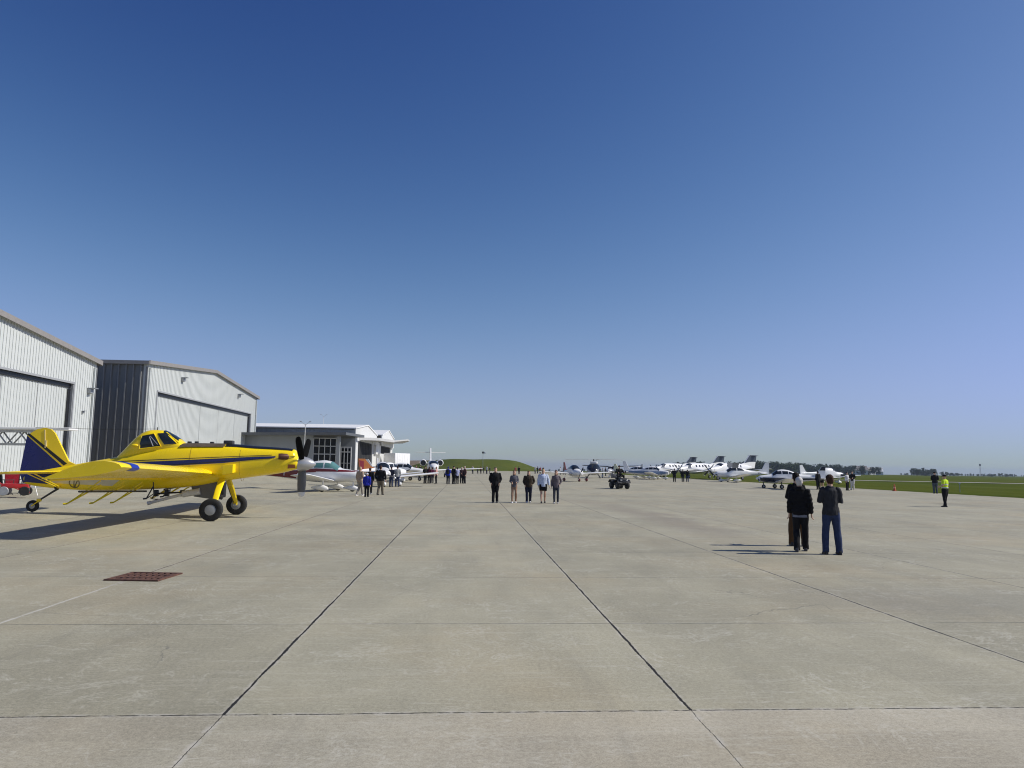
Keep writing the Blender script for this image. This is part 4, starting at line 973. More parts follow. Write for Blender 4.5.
def arms(kind, s):
    sh = (s*.175, -.01, 1.43)
    if kind == 'down': return sh, (s*.235, -.035, 1.15), (s*.245, .03, .90)
    if kind == 'out': return sh, (s*.27, -.03, 1.17), (s*.30, .05, .93)
    if kind == 'pocket': return sh, (s*.255, -.06, 1.16), (s*.20, .05, .98)
    if kind == 'folded': return sh, (s*.245, .0, 1.17), (-s*.04, .20, 1.22)
    if kind == 'phone': return sh, (s*.25, .02, 1.16), (s*.08, .27, 1.32)
    if kind == 'hip': return sh, (s*.29, -.08, 1.18), (s*.20, .0, 1.03)
    if kind == 'back': return sh, (s*.26, -.12, 1.16), (s*.05, -.17, 1.0)
    if kind == 'hold': return sh, (s*.235, -.03, 1.16), (s*.13, .20, 1.10)
    if kind == 'bars': return sh, (s*.27, .12, 1.22), (s*.26, .40, 1.16)
def legs(kind, s):
    if kind == 'stand': return (s*.09, 0, .92), (s*.10, .015, .50), (s*.105, -.02, .085)
    if kind == 'apart': return (s*.09, 0, .92), (s*.125, .015, .50), (s*.145, -.02, .085)
    if kind == 'walk': return (s*.09, 0, .92), (s*.095, .07 if s > 0 else .05, .50), (s*.095, .16 if s > 0 else -.15, .085)
    if kind == 'shift': return (s*.09, 0, .92), (s*.085, .03, .50), (s*.10, -.03 if s < 0 else .10, .085)
    if kind == 'ride': return (s*.10, 0, .92), (s*.26, .34, .90), (s*.29, .26, .47)
def person(label, loc, hd, h=1.75, arm=('down', 'down'), leg='stand', top=('jacket', (.02, .02, .022)), bottom=('trousers', (.02, .02, .025)), shoe=(.03, .03, .03),
           hair=('short', (.04, .03, .02)), build=1.0, vox=.02, group=None, hem=.84, lean=0.0, extra=(), turn=0.0, seed=None, skin=None):
    t = thing('person', label, 'person', loc, hd-math.pi/2, group); k = h/1.75; t.scale = (k, k, k)
    seed = seed if seed is not None else random.random()*50
    b = build; skin = skin or SKIN
    # body
    m = MB()
    TOR = [(.80, .13, .09, 0), (.88, .165, .105, -.005), (.96, .172, .112, -.005), (1.06, .152, .100, .0), (1.18, .158, .105, .005), (1.30, .176, .112, .005), (1.40, .172, .098, -.005), (1.455, .125, .072, -.015), (1.49, .075, .06, -.015)]
    m.loft([ell(z, w_*b, d*b, y) for z, w_, d, y in TOR])
    m.tube([(0, -.018, 1.42), (0, -.005, 1.50), (0, .0, 1.57)], [.062, .056, .055], 12)
    tr = Matrix.Rotation(turn, 3, 'Z')
    hz = 1.515
    m.loft([[tr @ v+Vector((0, 0, hz)) for v in ring_y(*q)] for q in HEAD])
    m.loft([[tr @ Vector((x, y, z+hz)) for x, y, z in r_] for r_ in ([(-.008, .09, .125), (.008, .09, .125), (0, .085, .13)], [(-.016, .092, .075), (.016, .092, .075), (0, .128, .078)], [(-.012, .09, .066), (.012, .09, .066), (0, .108, .066)])])
    for s in (-1, 1):
        m.ball(tr @ Vector((s*.078, -.005, .105))+Vector((0, 0, hz)), (.012, .022, .032)); m.ball(tr @ Vector((s*.03, .082, .04))+Vector((0, 0, hz)), (.02, .015, .008))
    hands = []
    A = {}
    for s, kd in ((-1, arm[0]), (1, arm[1])):
        p = [Vector(q) for q in arms(kd, s)]; p[0].x *= b; p[1].x *= b**.7; A[s] = p
        q01 = p[0].lerp(p[1], .5); q12 = p[1].lerp(p[2], .4)
        m.tube([p[0]+Vector((-s*.03, 0, .0)), p[0]+Vector((0, 0, -.02)), q01, p[1], q12, p[2]], [.045, .054*b, .049*b, .041, .040, .028], 10)
    Lg = {}
    for s in (-1, 1):
        p = [Vector(q) for q in legs(leg, s)]; p[0].x *= b; Lg[s] = p
        m.tube([p[0]+Vector((0, 0, .06 if leg != 'ride' else 0)), p[0].lerp(p[1], .3), p[0].lerp(p[1], .7), p[1], p[1].lerp(p[2], .35)+Vector((0, -.012, 0)), p[1].lerp(p[2], .75), p[2]], [.085*b, .086*b, .066*b, .055, .058, .044, .037], 12)
    bd = fuse(m, vox)
    for s in (-1, 1):                                               # hands: palm, four fingers, thumb
        p = A[s]; d = (p[2]-p[1]).normalized()
        side = Vector((0, 1, 0)) if abs(d.y) < .8 else Vector((s*.3, 0, 1)); side = (side-d*side.dot(d)).normalized(); nrm = d.cross(side).normalized()*(-s)
        bd.loft([[p[2]+d*q+side*u*wd+nrm*v*.016 for u, v in ((-1, -.6), (-.6, -1), (.6, -1), (1, -.6), (1, .6), (.6, 1), (-.6, 1), (-1, .6))] for q, wd in ((-.02, .026), (.03, .036), (.07, .043), (.095, .04))])
        for i, ln in enumerate((.066, .075, .072, .055)):
            o_ = p[2]+d*.085+side*(.032-.0215*i); bd.tube([o_, o_+d*ln*.45-nrm*.008, o_+d*ln*.8-nrm*.024, o_+d*ln*.92-nrm*.038], [.0095, .009, .008, .006], 6)
        o_ = p[2]+d*.03+side*.032; bd.tube([o_, o_+side*.025+d*.03, o_+side*.026+d*.065-nrm*.014], [.012, .0105, .008], 6)
    for s in (-1, 1): bd.ball(tr @ Vector((s*.031, .092, .118))+Vector((0, 0, hz)), (.013, .010, .008), mi=1, u=8, v=6)
    bd.build('body', [skin, EYE], t, ang=70)
    # upper garment
    kd, col = top; mt = cloth('cloth_%02x%02x%02x' % tuple(int(255*c) for c in col), col)
    puff = {'jacket': .030, 'coat': .036, 'hoodie': .034, 'shirt': .018, 'tee': .016, 'puffer': .034, 'vest': .03}[kd]
    m = MB(); rows = [(hem, .168, .112, 0)]+[q for q in TOR if q[0] > hem+.04 and q[0] < 1.44]+[(1.455, .125, .072, -.015), (1.50, .072, .066, -.012)]
    m.loft([ell(z, w_*b+(puff if z < 1.44 else .010), d*b+(puff if z < 1.44 else .010), y) for z, w_, d, y in rows])
    for s in (-1, 1):
        p = A[s]; end = p[2] if kd not in ('tee', 'vest') else p[0].lerp(p[1], .75)
        pts = [p[0]+Vector((-s*.04, 0, .0)), p[0]+Vector((0, 0, -.01)), p[0].lerp(p[1], .5)]; rr = [.05+puff*.5, .056*b+puff*.8, .05*b+puff*.8]
        if end is p[2]: pts += [p[1], p[1].lerp(p[2], .5), p[2]+(p[2]-p[1])*.02]; rr += [.044+puff*.8, .04+puff*.8, .032+puff*.6]
        else: pts += [end]; rr += [.046*b+puff*.8]
        if kd == 'vest': pts = pts[:2]; rr = rr[:2]; pts[1] = pts[0]+Vector((s*.05, 0, .0))
        m.tube(pts, rr, 12)
    if kd in ('hoodie', 'coat', 'puffer'): m.loft([ell(1.43, .10, .06, -.06), ell(1.47, .115, .075, -.07), ell(1.52, .09, .06, -.07), ell(1.535, .05, .03, -.07)])
    g = fuse(m, vox*.9); crumple(g, .010 if kd != 'puffer' else .014, 11, seed)
    if kd == 'puffer':
        g.bm.normal_update()
        for v in g.bm.verts: v.co += v.normal*.005*math.sin(v.co.z*62)
    topo = g.build('jacket' if kd in ('jacket', 'coat', 'puffer') else {'hoodie': 'hoodie', 'shirt': 'shirt', 'tee': 'shirt', 'vest': 'vest'}[kd], mt, t, ang=70)
    # lower garment
    kd2, col2 = bottom; m2 = cloth('cloth_%02x%02x%02x' % tuple(int(255*c) for c in col2), col2)
    m = MB(); m.loft([ell(z, w_*b+.014, d*b+.014, y) for z, w_, d, y in TOR[:4]])
    for s in (-1, 1):
        p = Lg[s]; ex = .020 if kd2 == 'trousers' else (.008 if kd2 == 'leggings' else .03)
        pts = [p[0]+Vector((0, 0, .05 if leg != 'ride' else 0)), p[0].lerp(p[1], .3), p[0].lerp(p[1], .7)]; rr = [.088*b+ex, .088*b+ex, .068*b+ex]
        if kd2 in ('trousers', 'leggings'): pts += [p[1], p[1].lerp(p[2], .4), p[1].lerp(p[2], .8), p[2]+Vector((0, 0, -.04))]; rr += [.058+ex, .058+ex, .046+ex*1.2, .044+ex*1.4]
        m.tube(pts, rr, 12)
    g = fuse(m, vox*.9); crumple(g, .008, 9, seed+4); g.build('trousers' if kd2 != 'shorts' else 'shorts', m2, t, ang=70)
    # shoes
    sm = paint('shoe_%02x%02x%02x' % tuple(int(255*c) for c in shoe), shoe, .6, .15)
    for s in (-1, 1):
        p = Lg[s][2]; z0 = p.z-.085; m = MB()
        m.loft([[Vector((p.x+u*w_, p.y+y, z0+zz)) for u, zz in ((-.9, 0), (.9, 0), (1, .03), (.7, hh), (-.7, hh), (-1, .03))] for y, w_, hh in ((-.085, .028, .06), (-.06, .038, .10), (.0, .040, .105), (.07, .045, .075), (.14, .046, .05), (.185, .03, .035))])
        m.build('shoe', sm, t, ang=50)
    # hair or hat
    hk, hc = hair; hm = cloth('hair_%02x%02x%02x' % tuple(int(255*c) for c in hc), hc); m = MB()
    rows = [(.035, .055, -.082, -.045), (.07, .068, -.098, -.03), (.10, .076, -.104, -.01), (.13, .079, -.106, .0), (.165, .084, -.110, .055), (.195, .078, -.102, .092), (.225, .058, -.080, .075), (.244, .03, -.05, .04)]
    if hk == 'bald': rows = [(.06, .070, -.092, -.03), (.10, .079, -.102, -.01), (.13, .081, -.104, -.02), (.16, .07, -.10, -.05)]
    if hk == 'cap': rows = [(.13, .080, -.104, .09), (.155, .084, -.108, .106), (.20, .078, -.10, .09), (.235, .05, -.07, .055), (.248, .02, -.03, .02)]
    m.loft([[tr @ v+Vector((0, 0, hz)) for v in ring_y(*q)] for q in rows])
    if hk == 'cap': m.loft([[tr @ Vector((x, y, z+hz)) for x, y, z in r_] for r_ in ([(-.06, .08, .14), (.06, .08, .14), (.06, .08, .152), (-.06, .08, .152)], [(-.045, .17, .128), (.045, .17, .128), (.045, .17, .136), (-.045, .17, .136)])])
    if hk == 'long':
        m.loft([[tr @ v+Vector((0, 0, hz)) for v in ring_y(*q)] for q in ((-.16, .075, -.115, -.055), (-.10, .10, -.118, -.035), (-.02, .092, -.112, -.02), (.06, .086, -.108, -.0), (.12, .082, -.106, .0))])
    if hk == 'tail': m.tube([tr @ Vector(q)+Vector((0, 0, hz)) for q in ((0, -.09, .15), (0, -.14, .10), (0, -.13, -.03))], [.03, .035, .012], 8)
    g = fuse(m, max(.010, vox*.6), 1); crumple(g, .006, 30, seed); g.build('hair' if hk != 'cap' else 'cap', hm, t, ang=70)
    for e in extra:
        if e == 'stripe':
            m = MB(); gm = paint('reflective_tape', (.6, .62, .6), .4)
            for z in (1.02, 1.2): m.loft([ell(z, .158*b+puff+.012, .106*b+puff+.012, .003), ell(z+.05, .158*b+puff+.012, .106*b+puff+.012, .003)], cap=False)
            m.build('reflective_stripe', gm, topo)
        if e == 'hemline':
            m = MB(); m.loft([ell(hem-.055, .172*b+.022, .115*b+.022, 0), ell(hem+.03, .172*b+.022, .115*b+.022, 0)]); m.build('shirt_hem', cloth('cloth_greyhem', (.20, .21, .24)), t)
    if lean: t.rotation_euler.x = lean
    return t
def H(px): return 466+.012*(px-512)
def at_feet(px, py): return ground_at(px, py)
AWAY, NEAR = (0, 1), (0, -1)
BLK = (.010, .010, .011); CHAR = (.028, .029, .033); JEAN = (.028, .042, .095); NAVYC = (.015, .018, .035)
# three people standing close together at the right
person('man with white hair in a black padded jacket and black trousers, seen from behind', at_feet(801.5, 551.5), facing(.38, .9), 1.70, ('down', 'down'), 'walk', ('puffer', (.008, .008, .009)), ('trousers', (.012, .012, .013)), (.05, .05, .055), ('short', (.55, .53, .50)), .93, .012, extra=('hemline',), hem=.86, seed=3)
person('person in brown trousers and black jacket almost hidden behind the white-haired man', at_feet(798, 546), facing(.2, 1), 1.80, ('folded', 'folded'), 'apart', ('jacket', BLK), ('trousers', (.085, .045, .018)), (.02, .02, .02), ('short', (.010, .008, .007)), .78, .012, hem=.88, seed=9)
person('brown-haired man seen from behind in a charcoal jacket and blue jeans, arms folded', at_feet(832.5, 554.5), facing(.12, 1), 1.77, ('folded', 'folded'), 'apart', ('jacket', CHAR), ('trousers', JEAN), (.012, .012, .013), ('short', (.045, .022, .014)), .90, .012, hem=.86, turn=-.15, seed=5)
# five walking side by side towards the viewer
wk = 'walkers in a row coming towards the viewer'
person('man in a black jacket and black trousers, leftmost of the five walkers', at_feet(495, 502.5), facing(.02, -1), 1.80, ('pocket', 'pocket'), 'shift', ('jacket', BLK), ('trousers', BLK), (.02, .02, .02), ('short', (.10, .08, .06)), 1.12, .014, wk)
person('woman in grey top and tan leggings, second from left of the five walkers', at_feet(514, 503), facing(.0, -1), 1.66, ('hold', 'hold'), 'walk', ('shirt', (.10, .10, .12)), ('leggings', (.30, .19, .13)), (.75, .75, .74), ('long', (.16, .09, .05)), .9, .014, wk)
person('woman with long brown hair in brown coat and navy jeans, middle of the five walkers', at_feet(528.5, 502.5), facing(.0, -1), 1.64, ('hip', 'pocket'), 'walk', ('coat', (.035, .026, .016)), ('trousers', NAVYC), (.55, .55, .55), ('long', (.13, .065, .03)), 1.1, .014, wk)
person('person in a pale blue hooded top and black shorts, fourth of the five walkers', at_feet(543, 503), facing(.0, -1), 1.74, ('out', 'down'), 'walk', ('hoodie', (.48, .55, .70)), ('shorts', BLK), (.03, .03, .03), ('short', (.45, .32, .16)), 1.05, .014, wk)
person('woman with reddish brown hair and dark leggings, rightmost of the five walkers', at_feet(556, 503.5), facing(-.05, -1), 1.68, ('hip', 'down'), 'walk', ('shirt', (.13, .11, .12)), ('leggings', (.035, .04, .055)), (.35, .35, .36), ('long', (.12, .045, .03)), .95, .014, wk)
# by the terminal
person('person in beige jacket and pale trousers by the nose of the maroon striped aeroplane', at_feet(359.5, 495.5), facing(.5, .8), 1.72, ('down', 'hold'), 'walk', ('jacket', (.36, .27, .20)), ('trousers', (.30, .27, .23)), (.7, .7, .7), ('short', (.35, .25, .15)), 1.1, .016)
person('child in a bright blue hooded top and white cap beside the adult in beige', at_feet(366.5, 497), facing(.1, .9), 1.38, ('down', 'down'), 'stand', ('hoodie', (.02, .03, .36)), ('trousers', BLK), (.02, .02, .02), ('cap', (.6, .6, .66)), 1.1, .016)
person('adult in black with maroon cap standing directly behind the child in blue', at_feet(369.5, 494), facing(.1, 1), 1.66, ('down', 'down'), 'stand', ('jacket', BLK), ('trousers', BLK), (.3, .3, .3), ('short', (.05, .02, .02)), 1.1, .016)
person('man in black jacket and khaki trousers walking away, right of the child in blue', at_feet(380, 495), facing(.2, 1), 1.80, ('out', 'out'), 'walk', ('jacket', BLK), ('trousers', (.14, .12, .09)), (.02, .02, .02), ('short', (.05, .025, .02)), 1.2, .016)
person('person in a dark navy jacket and jeans left of the person in the grey shirt', at_feet(391, 487), facing(.2, 1), 1.72, ('hold', 'hold'), 'stand', ('jacket', NAVYC), ('trousers', JEAN), (.02, .02, .02), ('short', (.03, .02, .02)), 1.05, .016)
person('person in a light grey shirt and blue jeans in front of the cream aeroplane', at_feet(397, 487), facing(-.2, 1), 1.78, ('hold', 'down'), 'stand', ('shirt', (.34, .35, .35)), ('trousers', JEAN), (.03, .03, .03), ('short', (.03, .02, .02)), 1.1, .016)
# two knots of visitors on the apron
g1, g2 = 'knot of visitors left of the long joint', 'knot of visitors under the green hill'
for px, py, hd_, h_, tp_, bt_, hr_, lb in (
        (425, 483.5, (.6, -.6), 1.74, ('jacket', BLK), ('trousers', BLK), ('short', (.03, .02, .02)), 'person all in black, leftmost of the four standing by the nose of the cream aeroplane'),
        (429, 483.5, (.2, .9), 1.70, ('jacket', (.09, .012, .03)), ('trousers', BLK), ('long', (.04, .02, .02)), 'person in a maroon jacket second from left in the knot by the cream aeroplane'),
        (432, 483, (-.4, .8), 1.66, ('jacket', (.07, .01, .035)), ('trousers', CHAR), ('short', (.05, .03, .02)), 'person in a plum jacket just left of the one in pink'),
        (436, 483.5, (-.9, .1), 1.72, ('shirt', (.62, .34, .30)), ('trousers', BLK), ('short', (.45, .30, .2)), 'person in a pale pink shirt and black trousers')):
    person(lb, at_feet(px, py), facing(*hd_), h_, ('down', 'hold'), 'stand', tp_, bt_, (.03, .03, .03), hr_, 1.05, .018, g1)
for px, py, hd_, h_, tp_, bt_, hr_, lb in (
        (448, 484, (.2, 1), 1.74, ('hoodie', (.012, .03, .33)), ('trousers', NAVYC), ('short', (.02, .03, .2)), 'person in a bright blue jacket with a dark backpack'),
        (453.5, 484, (.5, .6), 1.80, ('jacket', BLK), ('trousers', BLK), ('cap', (.02, .02, .02)), 'tall person all in black right of the one in bright blue'),
        (457, 484, (-.3, .9), 1.68, ('shirt', (.36, .38, .55)), ('trousers', BLK), ('short', (.03, .02, .02)), 'person in a pale lilac shirt and black trousers'),
        (461.5, 483.5, (.3, -.8), 1.70, ('jacket', (.03, .015, .018)), ('trousers', BLK), ('short', (.6, .58, .55)), 'white-haired person in a dark jacket second from right of the group below the green hill'),
        (464.5, 483.5, (-.7, -.5), 1.78, ('shirt', (.10, .05, .045)), ('trousers', CHAR), ('cap', (.5, .4, .35)), 'person in a brown shirt and pale cap, rightmost of the group below the green hill')):
    q = person(lb, at_feet(px, py), facing(*hd_), h_, ('down', 'hold'), 'stand', tp_, bt_, (.03, .03, .03), hr_, 1.05, .018, g2)
    if px == 448:
        m = MB(); m.box((0, -.20, 1.22), (.30, .16, .42), bev=.05); m.box((0, -.29, 1.14), (.22, .06, .2), bev=.02); m.build('backpack', black_cloth, q)
# right hand figures
g3 = 'dark figures by the turboprops'
for px, py, h_, lb, bt_ in ((674.5, 482, 1.82, 'dark clothed person, leftmost of three standing before the turboprops', BLK), (683, 482, 1.72, 'dark clothed person in grey trousers, middle of three before the turboprops', CHAR), (687.5, 482, 1.68, 'dark clothed person in jeans, rightmost of three before the turboprops', JEAN)):
    person(lb, at_feet(px, py), facing(.2, 1), h_, ('hip', 'hold'), 'stand', ('jacket', BLK), ('trousers', bt_), (.03, .03, .03), ('short', (.02, .02, .02)), 1.15, .018, g3)
person('person in long dark clothes, left one of the pair before the grass', at_feet(818.2, 489.5), facing(-.3, 1), 1.76, ('down', 'down'), 'stand', ('jacket', BLK), ('trousers', BLK), (.02, .02, .02), ('short', (.02, .02, .02)), 1.0, .018)
person('person in dark top and black shorts, right one of the pair before the grass', at_feet(822, 489), facing(.5, .8), 1.72, ('hip', 'hold'), 'stand', ('shirt', CHAR), ('shorts', BLK), (.6, .6, .6), ('short', (.03, .03, .03)), 1.1, .018)
person('person in a white shirt and black trousers at the edge of the grass', at_feet(847.5, 490.5), facing(.5, -.8), 1.68, ('hold', 'down'), 'stand', ('shirt', (.60, .60, .60)), ('trousers', BLK), (.02, .02, .02), ('short', (.03, .03, .03)), 1.0, .018)
person('person in a black top and white trousers at the edge of the grass', at_feet(852.8, 490), facing(-.6, -.6), 1.78, ('hold', 'hip'), 'shift', ('shirt', BLK), ('trousers', (.62, .60, .56)), (.3, .25, .2), ('short', (.02, .02, .02)), 1.1, .018)
person('marshal in a yellow high visibility vest and black trousers', at_feet(946, 507), facing(-.55, .75), 1.70, ('hold', 'down'), 'shift', ('tee', (.55, .75, .03)), ('trousers', BLK), (.012, .012, .012), ('cap', (.012, .012, .014)), 1.22, .014, extra=('stripe',), hem=.92)
person('person in a black jacket and blue-grey trousers standing on the grass edge beyond the marshal', at_feet(935.5, 493.5), facing(.2, 1), 1.82, ('hold', 'hold'), 'stand', ('jacket', BLK), ('trousers', (.07, .085, .11)), (.02, .02, .02), ('cap', (.012, .012, .014)), 1.1, .016)
# far crowd: a few makes, copied
protos = []
random.seed(31)
for tp_, bt_, hr_ in ((('jacket', BLK), ('trousers', BLK), (.02, .02, .02)), (('shirt', (.5, .5, .5)), ('trousers', NAVYC), (.1, .06, .03)), (('jacket', NAVYC), ('trousers', CHAR), (.03, .02, .02)), (('shirt', (.22, .04, .05)), ('trousers', BLK), (.05, .03, .02))):
    protos.append((tp_, bt_, hr_))
spots = [(405, 140), (409, 150), (414, 150), (418, 160), (422, 155), (474, 165), (479, 170), (482, 168), (485, 175), (488, 165), (491, 172), (516.5, 165), (520, 168), (536, 185), (538.5, 190), (541, 182), (544, 188), (561, 168), (564, 172), (566, 170), (569, 175), (603, 150), (606, 155), (610, 158)]
first = {}
for i, (px, dp) in enumerate(spots):
    k = i % 4; lc = along(px, dp)
    nm = ('dark clothed', 'pale shirted', 'navy clothed', 'red shirted')[k]
    if px < 425: where = 'distant %s visitor in the line of people below the bare brown mound' % nm
    elif px < 500: where = 'distant %s visitor in the line of people below the green hill' % nm
    elif px < 530: where = 'distant %s visitor seen between the heads of the walkers' % nm
    elif px < 580: where = 'distant %s visitor left of the white kit aeroplane' % nm
    else: where = 'distant %s visitor beside the dark helicopter' % nm
    gp_ = 'far crowd: '+where
    if k not in first:
        tp_, bt_, hr_ = protos[k]
        first[k] = person(where, lc, facing(random.uniform(-1, 1), random.uniform(-1, 1)), 1.75, ('down', 'hold'), 'stand', tp_, bt_, (.03, .03, .03), ('short', hr_), 1.1, .03, gp_)
    else:
        c = copy_tree(first[k]); c.location = lc; c.rotation_euler.z = random.uniform(0, 6.28); c['label'] = where; c['group'] = gp_
        s_ = random.uniform(.92, 1.06); c.scale = (s_, s_, s_)
# ------------------------------------------------------------------ quad bike and rider
def quad():
    lc = along(619.5, 63.5); hd_ = facing(.25, -.97)
    t = thing('quad_bike', 'black quad bike with two headlights and a grey box behind, facing the viewer', 'quad bike', lc, hd_); sc = 1.05; t.scale = (sc,)*3
    for x in (-.66, .66):
        for s in (-1, 1): wheel(t, (x, s*.42, .31), .31, .27, 'wheel', dark_metal)
    m = MB(); m.loft([superring(x, zb, zt, hw, 3, 16) for x, zb, zt, hw in ((-.95, .5, .68, .2), (-.6, .4, .78, .24), (.0, .36, .80, .22), (.3, .38, .86, .24), (.75, .45, .84, .26), (1.0, .52, .74, .22))]); b = m.build('chassis', black_paint, t)
    m = MB()
    for x in (-.66, .66):
        for s in (-1, 1): m.grid([[Vector((x+.42*math.cos(R(a)), s*yy, .36+.40*math.sin(R(a))+.02)) for a in range(15, 170, 18)] for yy in (.18, .40, .58)])
    m.build('fender', black_paint, t)
    m = MB(); m.box((-.15, 0, .86), (.8, .32, .14), bev=.05); m.build('seat', black_cloth, t)
    m = MB(); m.tube([(.35, 0, .85), (.25, 0, 1.08)], .04, 8); m.tube([(.22, -.40, 1.12), (.30, -.15, 1.08), (.30, .15, 1.08), (.22, .40, 1.12)], .02, 8); m.build('handlebar', dark_metal, t)
    m = MB()
    for x0 in (.55, -.95):
        for i in range(4): m.tube([(x0+i*.13, -.36, .90), (x0+i*.13, .36, .90)], .013, 6)
        for s in (-1, 1): m.tube([(x0, s*.36, .90), (x0+.39, s*.36, .90)], .016, 6)
    m.build('rack', dark_metal, t)
    m = MB(); m.box((.76, 0, .66), (.50, .66, .46), bev=.10); m.box((0, 0, .42), (.9, .62, .3), bev=.08); m.box((.98, 0, .58), (.08, .6, .1), bev=.02); m.tube([(.95, -.25, .45), (1.05, -.25, .8), (1.05, .25, .8), (.95, .25, .45)], .02, 6); m.build('front_guard', dark_metal, t)
    for s in (-1, 1):
        m = MB(); m.ball((1.0, s*.24, .74), (.05, .09, .07)); m.build('headlight', paint('headlight_glass', (.85, .85, .82), .1, .03), t)
        m = MB(); m.tube([(.26, s*.36, 1.12), (.24, s*.44, 1.36)], .012, 6); m.box((.23, s*.46, 1.42), (.03, .13, .2), bev=.01); m.build('mirror', black_paint, t)
    m = MB(); m.box((-.80, 0, 1.08), (.42, .74, .34), bev=.04); m.build('cargo_box', paint('cargo_grey', (.18, .18, .19), .5), t)
    p = person('rider in black astride the quad bike with hands on the bars', lc, hd_, 1.88, ('bars', 'bars'), 'ride', ('jacket', BLK), ('trousers', BLK), (.02, .02, .02), ('cap', (.012, .012, .014)), 1.15, .016)
    p.location.z = .17
quad()
bpy.data.scenes.remove(_ts)
# ------------------------------------------------------------------ road vehicles by the terminal
def car(name, label, cat, lc, hd_, col, L_, W_, Hh, kind):
    t = thing(name, label, cat, lc, hd_); pm = paint('car_'+label[:14], col, .3, .04); hb = Hh*.56
    m = MB(); st = [(L_/2, .45, hb*.86, W_*.40), (L_/2-.12, .34, hb*.95, W_*.47), (L_*.22, .30, hb*1.0, W_*.5), (0, .28, hb*1.03, W_*.5), (-L_*.35, .30, hb*1.03, W_*.5), (-L_/2+.08, .36, hb*.99, W_*.48), (-L_/2, .45, hb*.9, W_*.44)]
    F = Fuse([(x, zb, zt, hw, 5) for x, zb, zt, hw in st]); F.loft(m); b = m.build('body', pm, t, ang=50)
    x1 = -L_/2+.12 if kind == 'suv' else -L_*.10
    m = MB(); C = Fuse([(L_*.22, hb*.9, hb*1.02, W_*.44, 5), (L_*.10, hb*.9, Hh*.96, W_*.42, 5), (0, hb*.9, Hh, W_*.42, 5), (x1+.25, hb*.9, Hh*.99, W_*.42, 5), (x1, hb*.9, hb*1.05, W_*.43, 5)]); C.loft(m); c = m.build('cab', pm, t, ang=50)
    n = 3 if kind == 'suv' else 2; xa, xb = L_*.11, x1+.2
    for i in range(n):
        a, d = xa+(xb-xa)*i/n-.05, xa+(xb-xa)*(i+1)/n+.05
        for s in (-1, 1): m = MB(); C.side(m, [(a, hb*1.08), (d, hb*1.08), (d, Hh*.92), (a-.05, Hh*.92)], s, .012, 4, 3); m.build('window', glass_dark, c)
    m = MB(); C.wrap(m, L_*.20, L_*.11, 35, 145, .012, 5, 8); m.build('windshield', glass_dark, c)
    if kind == 'pickup':
        m = MB(); m.box((-L_*.31, 0, hb+.27), (L_*.34, W_*.86, .56), bev=.06); m.build('bed_cover', pm, t)
    for x in (L_*.32, -L_*.30):
        for s in (-1, 1): wheel(t, (x, s*(W_/2-.11), .36), .36, .24)
    for s in (-1, 1):
        m = MB(); m.box((L_/2-.05, s*W_*.34, hb*.78), (.1, .34, .16), bev=.03); m.build('headlight', paint('headlight_glass', (.85, .85, .82), .1), t)
        m = MB(); m.box((-L_/2+.04, s*W_*.40, hb*.8), (.08, .14, .28), bev=.02); m.build('taillight', red_m, t)
    return t
car('pickup_truck', 'white pickup truck with covered bed parked before the terminal hangar bays', 'pickup truck', along(386, 105), facing(1, -.35), (.74, .74, .74), 5.6, 2.0, 1.92, 'pickup')
car('parked_car', 'white estate car parked directly in front of the white box trailer', 'car', along(400, 118), facing(1, -.5), (.72, .73, .74), 4.7, 1.85, 1.62, 'suv')
def trailer():
    t = thing('box_trailer', 'tall white box trailer parked at the right end of the terminal', 'trailer', along(398.5, 128), facing(.45, .9))
    m = MB(); m.box((0, 0, 2.45), (4.6, 2.5, 2.9), bev=.05)
    for i in range(9): m.box((-2.1+i*.52, -1.255, 2.45), (.04, .03, 2.8))
    m.build('box', paint('trailer_white', (.80, .80, .80), .4, .04), t)
    m = MB(); m.box((0, 0, .9), (4.2, 1.0, .2)); m.tube([(2.0, -.8, 1.0), (2.0, -.8, .1)], .06, 8); m.build('undercarriage', dark_metal, t)
    for x in (-1.6, -.7):
        for s in (-1, 1): wheel(t, (x, s*1.0, .48), .48, .3)
    m = MB(); m.box((2.32, 0, 2.4), (.05, 2.3, 2.7)); m.tube([(2.37, .3, 1.1), (2.37, .3, 3.7)], .03, 6); m.build('door', paint('trailer_door', (.72, .72, .72), .4), t)
trailer()
# ------------------------------------------------------------------ small things
def cone(px, py):
    t = thing('traffic_cone', 'orange traffic cone standing at the edge of the grass', 'cone', ground_at(px, py))
    om = paint('cone_orange', (.50, .09, .02), .5); m = MB(); m.lathe([(.17, .03), (.15, .10), (.05, .68), (.035, .72), (.01, .72)], (0, 0, 0), 'Z', 18); c = m.build('cone_body', om, t)
    m = MB(); m.lathe([(.122, .28), (.098, .42)], (0, 0, 0), 'Z', 18); m.build('cone_band', paint('cone_band', (.8, .35, .25), .5), c)
    m = MB(); m.box((0, 0, .02), (.42, .42, .04), bev=.01); m.build('cone_base', om, t)
    t.scale = (.78, .78, .9)
cone(894.6, 491)
def beacon():
    lc = along(484, 290); t = thing('beacon_mast', 'thin mast with a small dark and white beacon rising over the green hill', 'mast', (lc.x, lc.y, fall(lc.x, lc.y)))
    m = MB(); m.tube([(0, 0, 0), (0, 0, 7.8)], [.10, .06], 8); m.build('mast', galv, t)
    m = MB(); m.lathe([(.05, 6.9), (.4, 7.0), (.42, 7.7), (.05, 7.8)], (0, 0, 0), 'Z', 14); m.build('beacon', dark_metal, t)
    m = MB(); m.box((.75, 0, 7.3), (.7, .5, .7), bev=.05); m.build('lamp_housing', white_paint, t)
beacon()
